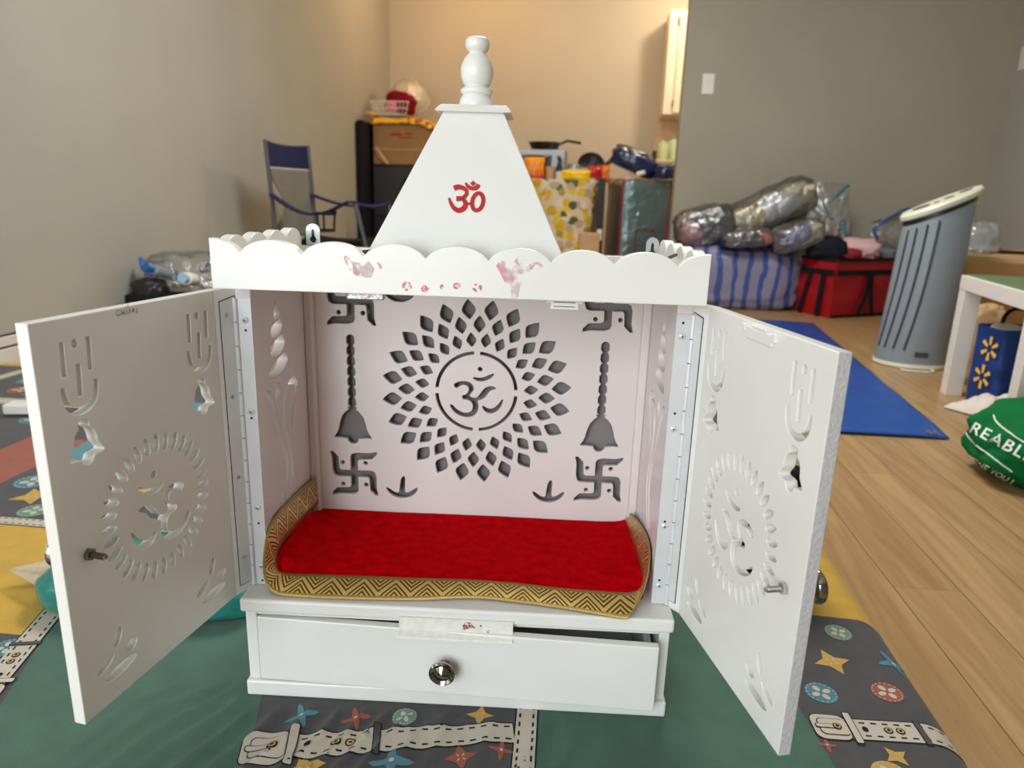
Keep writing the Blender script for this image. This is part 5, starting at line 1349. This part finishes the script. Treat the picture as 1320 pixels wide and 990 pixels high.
zip_film('zip_bag', 'empty clear zip bag with a blue seal above the right end of the red bag', [(1.66, 3.66, .37), (1.94, 3.74, .35), (1.97, 3.76, .60), (1.70, 3.68, .52)], [[(1.975, 3.72, .605), (1.86, 3.70, .585), (1.76, 3.66, .53), (1.69, 3.64, .475), (1.72, 3.64, .42)]], (44, 88, 160))
def cloth_lump(label, loc, size, m, seed):
    v, f = lump(size, seed=seed, power=.7, amp=.2, freq=2.8, flat=.25)
    solidobj('folded_garment', MB().add(v, f), m, label, 'garment', smooth=180, loc=loc)
cloth_lump('pale pink garment lying on the red bag under the teal-sealed zip bag', (1.60, 3.60, .318), (.22, .18, .12), CG[9], 81)
cloth_lump('dark red garment lying at the front of the red bag top', (1.535, 3.50, .318), (.12, .10, .06), MAROON, 82)
cloth_lump('black and grey garment heap at the left end of the red bag top', (1.40, 3.49, .318), (.20, .14, .13), CG[0], 83)
cloth_lump('grey garment on the red bag under the blue-sealed zip bag', (1.76, 3.68, .318), (.20, .14, .06), pmat('cloth_grey', (120, 124, 134), rough=.9), 84)

# ------------------------------------------------------------------ tower heater
t = thing('tower_heater', 'grey tower heater with a slanted cream control top', 'heater', (1.385, 2.235, 0), R_(-8))
def ring_r(a): return (.122 * math.cos(a), .098 * math.sin(a))
NB = 64
def topz(x): return .545 + (x + .125) * .46
b = MB()
def body(u, v):
    a = u * 2 * PI; x, y = ring_r(a)
    tap = 1.04 - .10 * v; zt = topz(x * .97 + .01) - .024
    z = .018 + (zt - .018) * v
    return (x * tap + .012 * v, y * tap, z)
b.grid(body, NB, 30); b.build('heater_body', GREYP, t, smooth=180)
# curved dark grooves on the front left
for k in range(4):
    b = MB(); pts = []
    for i in range(17):
        v = .10 + .86 * i / 16
        u = (.575 + .050 * k) + .055 * (1 - v) ** 2.2 * -1.0
        p = Vector(body(u, v)); pts.append(tuple(p * 1.0 + Vector((p.x, p.y, 0)).normalized() * .0005))
    b.tube(pts, .0042, 6); b.build('groove_line', GREYD, t, smooth=60)
b = MB(); b.grid(lambda u, v: (body(u, 1)[0] * 1.003, body(u, 1)[1] * 1.003, body(u, 1)[2] - .004 + .020 * v), NB, 2); b.build('collar', BLKP, t, smooth=180)
b = MB()
vs = []
for s_, dz in ((1.0, .010), (1.09, .016), (1.12, .030), (1.06, .040), (.98, .040)):
    for i in range(NB):
        x, y = ring_r(2 * PI * i / NB); X = x * .94 * s_ + .012
        vs.append((X, y * .96 * s_, topz(X) - .022 + dz))
fs = [(j * NB + i, j * NB + (i + 1) % NB, (j + 1) * NB + (i + 1) % NB, (j + 1) * NB + i) for j in range(4) for i in range(NB)] + [tuple(4 * NB + i for i in range(NB))]
b.add(vs, fs); tp = b.build('control_top', OFFW, t, smooth=35)
Mt = frame((.012, 0, topz(.012) + .0185), (1, 0, .46), (0, 1, 0))
for nm, P in (('vent_slot', ell(-.070, 0, .030, .032, 0, 20)), ('vent_slot', ell(.085, .005, .022, .022, 0, 20)), ('control_button', ell(-.022, -.02, .010, .010)), ('control_button', ell(.022, -.015, .017, .018))):
    MB().mesh(plate([P], .003), Mt).build(nm, GREYD, t)
b = MB(); b.lathe([(0, 0), (.118, 0), (.124, .006), (.122, .018), (0, .018)], n=48, M=Matrix.Diagonal((1.06, .88, 1, 1))); b.build('base', OFFW, t, smooth=40)
MB().mesh(plate([rrect(-.024, -.010, .024, .010, .003)], .003), frame((.010, -.1005, .058), (1, .05, 0), (0, 0, 1))).build('rating_label', GREYD, t)
b = MB(); b.tube(chaikin([(-.06, -.13, .004), (-.03, -.15, .004), (.03, -.15, .004), (.06, -.125, .004), (.05, -.09, .004)], 2, False), .0035, 6); b.build('power_cord', OFFW, t, smooth=60)

# ------------------------------------------------------------------ tarp, table, bags on the right
b = MB()
TC = [(1.092, 1.262), (1.275, 3.13), (.62, 3.18), (.60, 1.248)]
def tarpf(u, v):
    p = Vector((*TC[3], 0)).lerp(Vector((*TC[0], 0)), u).lerp(Vector((*TC[2], 0)).lerp(Vector((*TC[1], 0)), u), v)
    p.z = .004 + .0035 * (1 + fb((p.x, p.y, 0), 6, 2)) + .003 * max(0, fb((p.x * 3, p.y, 0), 4, 8))
    return tuple(p)
b.grid(tarpf, 40, 90)
t = tag(b.build('tarp', TARP, None, smooth=180, solid=.002), 'blue tarp spread flat on the wooden floor right of the temple', 'tarp')
MB().lathe([(.006, 0), (.013, 0), (.013, .003), (.006, .003)], c=(1.055, 1.285, .012), n=20, cap=False).build('grommet', SILV, t, smooth=40)
TW = pmat('white_table_lacquer', (232, 226, 214), rough=.35, var=.02)
t = thing('side_table', 'white square side table with thick legs, right edge', 'table', (1.545, 1.50, 0), R_(-8))
MB().box((-.275, -.275, .345), (.275, .275, .390)).build('tabletop', TW, t, bevel=.002)
for sx in (-1, 1):
    for sy in (-1, 1): MB().box((sx * .274 - (.05 if sx > 0 else 0), sy * .274 - (.05 if sy > 0 else 0), 0), (sx * .274 + (.05 if sx < 0 else 0), sy * .274 + (.05 if sy < 0 else 0), .345)).build('leg', TW, t, bevel=.002)
solidobj('table_mat', MB().mesh(plate([rrect(-.262, -.262, .262, .262, .01)], .004, .001)), pmat('green_mat', (96, 124, 86), rough=.4, var=.05), 'green mat covering the top of the white side table', 'mat', loc=(1.545, 1.50, .3925), rot=(0, 0, R_(-8)))
# blue shopping bag under the table
t = thing('shopping_bag', 'blue shopping bag with yellow sparks under the white side table', 'bag', (1.455, 1.66, 0.001), R_(7))
b = MB()
def sbag(u, v):
    a = u * 2 * PI; k = .2
    x = math.copysign(abs(math.cos(a)) ** k, math.cos(a)) * (.105 + .012 * v); y = math.copysign(abs(math.sin(a)) ** k, math.sin(a)) * (.075 - .01 * v)
    n_ = .008 * fb((x * 10, y * 10, v * 4), 1.2, 5)
    return (x + n_, y + n_, .25 * v + .004 * n_)
b.grid(sbag, 48, 22); b.add([(-.10, -.07, .003), (.10, -.07, .003), (.10, .07, .003), (-.10, .07, .003)], [(0, 1, 2, 3)])
b.build('bag_body', BLUEB, t, smooth=180)
b = MB(); Ms = frame((-.1165, -.01, .095), (0, -1, 0), (0, 0, 1))
for k in range(6):
    a = R_(60 * k + 90); b.mesh(plate([[(math.cos(a) * r_ - math.sin(a) * w_, math.sin(a) * r_ + math.cos(a) * w_) for r_, w_ in ((.012, -.0035), (.036, -.0065), (.038, 0), (.036, .0065), (.012, .0035))]], .0012), Ms)
Ms2 = frame((-.1175, -.02, .185), (0, -1, 0), (0, 0, 1))
for k in range(6):
    a = R_(60 * k + 90); b.mesh(plate([[(math.cos(a) * r_ - math.sin(a) * w_, math.sin(a) * r_ + math.cos(a) * w_) for r_, w_ in ((.012, -.0035), (.036, -.0065), (.038, 0), (.036, .0065), (.012, .0035))]], .0012), Ms2)
b.build('spark_print', SPARK, t)
for sy in (-.055, .055):
    b = MB(); b.tube(chaikin([(-.04, sy, .22), (-.04, sy, .275), (-.015, sy, .30), (.025, sy, .30), (.045, sy, .275), (.045, sy, .22)], 2, False), .006, 8); b.build('handle', BLK, t, smooth=60)
b = MB(); b.lathe([(0, 0), (.048, 0), (.055, .006), (.053, .010), (0, .012)], n=28)
solidobj('plate', b, WPL, 'white round plate resting in the mouth of the blue shopping bag', 'plate', smooth=40, loc=(1.408, 1.655, .236), rot=(R_(10), 0, 0))
v, f = lump((.13, .10, .30), seed=91, power=.6, amp=.12, flat=.15)
solidobj('paper_bag', MB().add(v, f), BPAPER, 'crumpled tan paper bag behind the blue shopping bag', 'bag', smooth=180, loc=(1.49, 1.97, 0.001))
t = thing('cardboard_box', 'large open cardboard box behind the white side table', 'box', (1.80, 2.42, 0), R_(-3))
MB().box((-.26, -.16, 0), (-.255, .16, .40)).box((.255, -.16, 0), (.26, .16, .40)).box((-.255, -.16, 0), (.255, -.155, .40)).box((-.255, .155, 0), (.255, .16, .40)).box((-.255, -.155, 0), (.255, .155, .005)).build('box_body', CARD, t)
MB().hexa([(-.255, -.155, .398), (.255, -.155, .398), (.255, -.157, .402), (-.255, -.157, .402)], [(-.24, -.02, .425), (.24, -.02, .425), (.24, -.022, .429), (-.24, -.022, .429)]).build('box_flap', CARD2, t)
MB().hexa([(-.255, .155, .398), (.255, .155, .398), (.255, .157, .402), (-.255, .157, .402)], [(-.24, .05, .44), (.24, .05, .44), (.24, .052, .444), (-.24, .052, .444)]).build('box_flap', CARD2, t)
v, f = lump((.16, .14, .16), seed=92, power=.7, amp=.22, freq=3, flat=.2)
solidobj('plastic_bag', MB().add(v, f), FILMH, 'clear plastic wrap on the cardboard box behind the tower heater', 'plastic wrap', smooth=180, loc=(1.66, 2.47, .40))
# crumpled plastic on the floor
b = MB()
def crump(u, v):
    a = u * 2 * PI; r = v
    x = .125 * r * math.cos(a) * (1 + .25 * fb((math.cos(a), math.sin(a), 0), 2, 3)); y = .065 * r * math.sin(a) * (1 + .25 * fb((math.cos(a), math.sin(a), 1), 2, 3))
    z = .004 + .055 * (1 - r * r) * (1 + .9 * fb((x * 18, y * 18, 0), 1.2, 2)) + .008 * abs(fb((x * 50, y * 50, 0), 1, 1)) * (1 - r)
    return (x, y, max(.001, z))
b.grid(crump, 40, 14)
solidobj('plastic_wrapper', b, PAPER, 'crumpled white plastic wrapper on the floor by the table leg', 'wrapper', smooth=180, loc=(1.345, 1.545, 0.0), rot=(0, 0, R_(-28)))
# green bag
t = thing('grocery_bag', 'green cloth grocery bag with white lettering lying on the floor, right edge', 'bag', (1.262, .99, 0.001), R_(0))
gx, gy, gz = .46, .32, .205
v, f = lump((gx, gy, gz), seed=14, power=.78, amp=.10, freq=2.2, flat=.22, nu=72, nv=44, ridge=.12)
gv = MB().add(v, f); go = gv.build('bag_body', GREENB, t, smooth=180)
b = MB()
for k, (x, y, h, r) in enumerate(((-.10, -.04, .07, .05), (-.04, -.06, .06, .045), (-.07, .02, .08, .05), (.02, -.02, .05, .06))):
    v, f = lump((r * 2.6, r * 1.1, h), seed=20 + k, power=.8, amp=.25, flat=.2, nu=24, nv=14); b.add(v, f, Matrix.Translation((x, y, .165)) @ Matrix.Rotation(R_(-20 + 14 * k), 4, 'Z') @ Matrix.Rotation(R_(12), 4, 'Y'))
b.build('bag_top_fold', GREENB, t, smooth=180)
# lettering wrapped on the bag: project from the camera side onto the body
from mathutils.bvhtree import BVHTree
bv = BVHTree.FromPolygons([Vector(p) for p in gv.v], gv.f)
pd = MB()
def wrap_print(me, org, ux, uy, dirv, lift=.0015):
    b = bmesh.new(); b.from_mesh(me); bpy.data.meshes.remove(me)
    bmesh.ops.triangulate(b, faces=b.faces[:]); bmesh.ops.subdivide_edges(b, edges=[e for e in b.edges if e.calc_length() > .008], cuts=1)
    bmesh.ops.triangulate(b, faces=b.faces[:])
    vs = []; bad = set(); b.verts.index_update()
    for v_ in b.verts:
        o_ = Vector(org) + Vector(ux) * v_.co.x + Vector(uy) * v_.co.y
        hit = bv.ray_cast(o_, Vector(dirv))
        if not hit[0]: bad.add(v_.index)
        vs.append(hit[0] + hit[1].normalized() * lift * (1 if hit[1].dot(Vector(dirv)) < 0 else -1) if hit[0] else o_ + Vector(dirv) * .28)
    b.verts.index_update(); pd.add(vs, [[x.index for x in f_.verts] for f_ in b.faces if not any(x.index in bad for x in f_.verts)]); b.free()
dv_ = Vector((.480, .839, -.257)).normalized(); ux_ = Vector((.86, -.50, -.05)).normalized(); uy_ = ux_.cross(dv_).normalized(); 
if uy_.z < 0: uy_ = -uy_
ux_, uy_ = (ux_ * math.cos(R_(17)) - uy_ * math.sin(R_(17))), (uy_ * math.cos(R_(17)) + ux_ * math.sin(R_(17)))
o0 = Vector((.975 - 1.262, .86 - .99, .1322)) - dv_ * .15 + ux_ * .012
wrap_print(text_mesh('REABLE', .036, 0, spacing=1.12), o0, ux_, uy_ , dv_)
wrap_print(text_mesh('ELSTINE YOU I', .018, 0), o0 - uy_ * .064 + ux_ * .004, ux_, uy_, dv_)
wrap_print(plate([stroke([(-.082, -.002, .0032), (-.058, -.026, .0032), (.0, -.036, .0032), (.048, -.044, .0032)])], 0), o0, ux_, uy_, dv_)
wrap_print(plate([stroke([(-.042, .046, .0032), (-.03, .034, .0032), (.00, .026, .0032), (.05, .020, .0032)])], 0), o0, ux_, uy_, dv_)
pd.build('printed_lettering', WTXT, t)
t2 = thing('strap_bag', 'black bag with a looped strap behind the green grocery bag, right edge', 'bag', (1.335, 1.185, 0.001))
v, f = lump((.16, .07, .13), seed=95, power=.7, amp=.12, flat=.2); MB().add(v, f).build('bag_body', BLK, t2, smooth=180)
b = MB(); b.tube(chaikin([(-.03, .0, .10), (-.095, -.01, .15), (-.115, -.01, .19), (-.07, -.01, .215), (.0, 0, .14)], 2, False), [.010] * 15 if False else .010, 8); b.build('strap', BLK, t2, smooth=60)

# ------------------------------------------------------------------ light
LIGHTS = (22, 84, 68, 20, 50)
def area(name, loc, rot, sx, sy, power, col, spread=180):
    l = bpy.data.lights.new(name, 'AREA'); l.shape = 'RECTANGLE'; l.size = sx; l.size_y = sy; l.energy = power; l.color = col; l.spread = R_(spread)
    o = bpy.data.objects.new(name, l); COL.objects.link(o); o.location = loc; o.rotation_euler = rot; return o
area('window_daylight', (XL - .13, (WY0 + WY1) / 2, (WZ0 + WZ1) / 2), (R_(90), 0, R_(-90)), WY1 - WY0, WZ1 - WZ0, LIGHTS[0], (.90, .965, 1.0))
area('rear_window_daylight', ((RX0 + RX1) / 2, YR - .13, (WZ0 + WZ1) / 2), (R_(90), 0, 0), RX1 - RX0, WZ1 - WZ0, LIGHTS[1], (.88, .955, 1.0))
area('added_ceiling_fill', (.1, 1.7, ZC - .045), (0, 0, 0), .9, .9, LIGHTS[2], (.98, .98, .95))  # added fill with no known fixture, lifts the background walls
def lamp(name, loc, power, col, r):
    l = bpy.data.lights.new(name, 'POINT'); l.energy = power; l.color = col; l.shadow_soft_size = r
    o = bpy.data.objects.new(name, l); COL.objects.link(o); o.location = loc; return o
lamp('corner_ceiling_bulb', (-.9, 4.75, 2.30), LIGHTS[3], (1.0, .62, .30), .07)
lamp('kitchen_bulb', (.95, 4.7, 2.25), LIGHTS[4], (1.0, .82, .60), .08)
w = bpy.data.worlds.new('World'); SC.world = w; w.use_nodes = True
nt = w.node_tree; bg = nt.nodes['Background']
sky = nt.nodes.new('ShaderNodeTexSky'); sky.sky_type = 'HOSEK_WILKIE' if hasattr(sky, 'turbidity') else sky.sky_type; 
try: sky.sun_direction = (.3, .6, .74); sky.turbidity = 6
except Exception: pass
nt.links.new(sky.outputs[0], bg.inputs[0]); bg.inputs[1].default_value = .5

# ------------------------------------------------------------------ camera
cam = bpy.data.cameras.new('camera'); co = bpy.data.objects.new('camera', cam); COL.objects.link(co)
f_px = 913.182
cam.sensor_fit = 'HORIZONTAL'; cam.sensor_width = 36.0; cam.lens = f_px / 1320 * 36
cx_, cy_, cz_ = CAMC
fwd, rgt, upv = Vector(CAMF), Vector(CAMR), Vector(CAMU)
co.matrix_world = Matrix(((rgt.x, upv.x, -fwd.x, cx_), (rgt.y, upv.y, -fwd.y, cy_), (rgt.z, upv.z, -fwd.z, cz_), (0, 0, 0, 1)))
cam.clip_start = .02; cam.clip_end = 60
cam.dof.use_dof = True; cam.dof.focus_distance = .72; cam.dof.aperture_fstop = 7.0
SC.camera = co
for nm_, g_ in (('vacuum_bag', 'clear bags of clothes heaped by the partition wall'), ('canister', 'pale green canisters on the kitchen counter'), ('light_switch', 'wall light switches'), ('toiletry_bottle', 'bottles in the clear zip bag'), ('snack_packet', 'snack packets on the table'), ('cable', 'black cable pieces on the temple roof')):
    for o_ in list(COL.objects):
        if o_.parent is None and o_.name.split('.')[0] == nm_: o_['group'] = g_
SC.cycles.use_denoising = True
SC.cycles.max_bounces = 10; SC.cycles.diffuse_bounces = 5; SC.cycles.transparent_max_bounces = 24; SC.cycles.glossy_bounces = 4
SC.cycles.sample_clamp_indirect = 6
SC.cycles.caustics_reflective = False; SC.cycles.caustics_refractive = False
vs_ = SC.view_settings
vs_.view_transform = 'Standard'; vs_.look = 'None'; vs_.exposure = -0.10; vs_.gamma = 1.0; vs_.use_curve_mapping = False
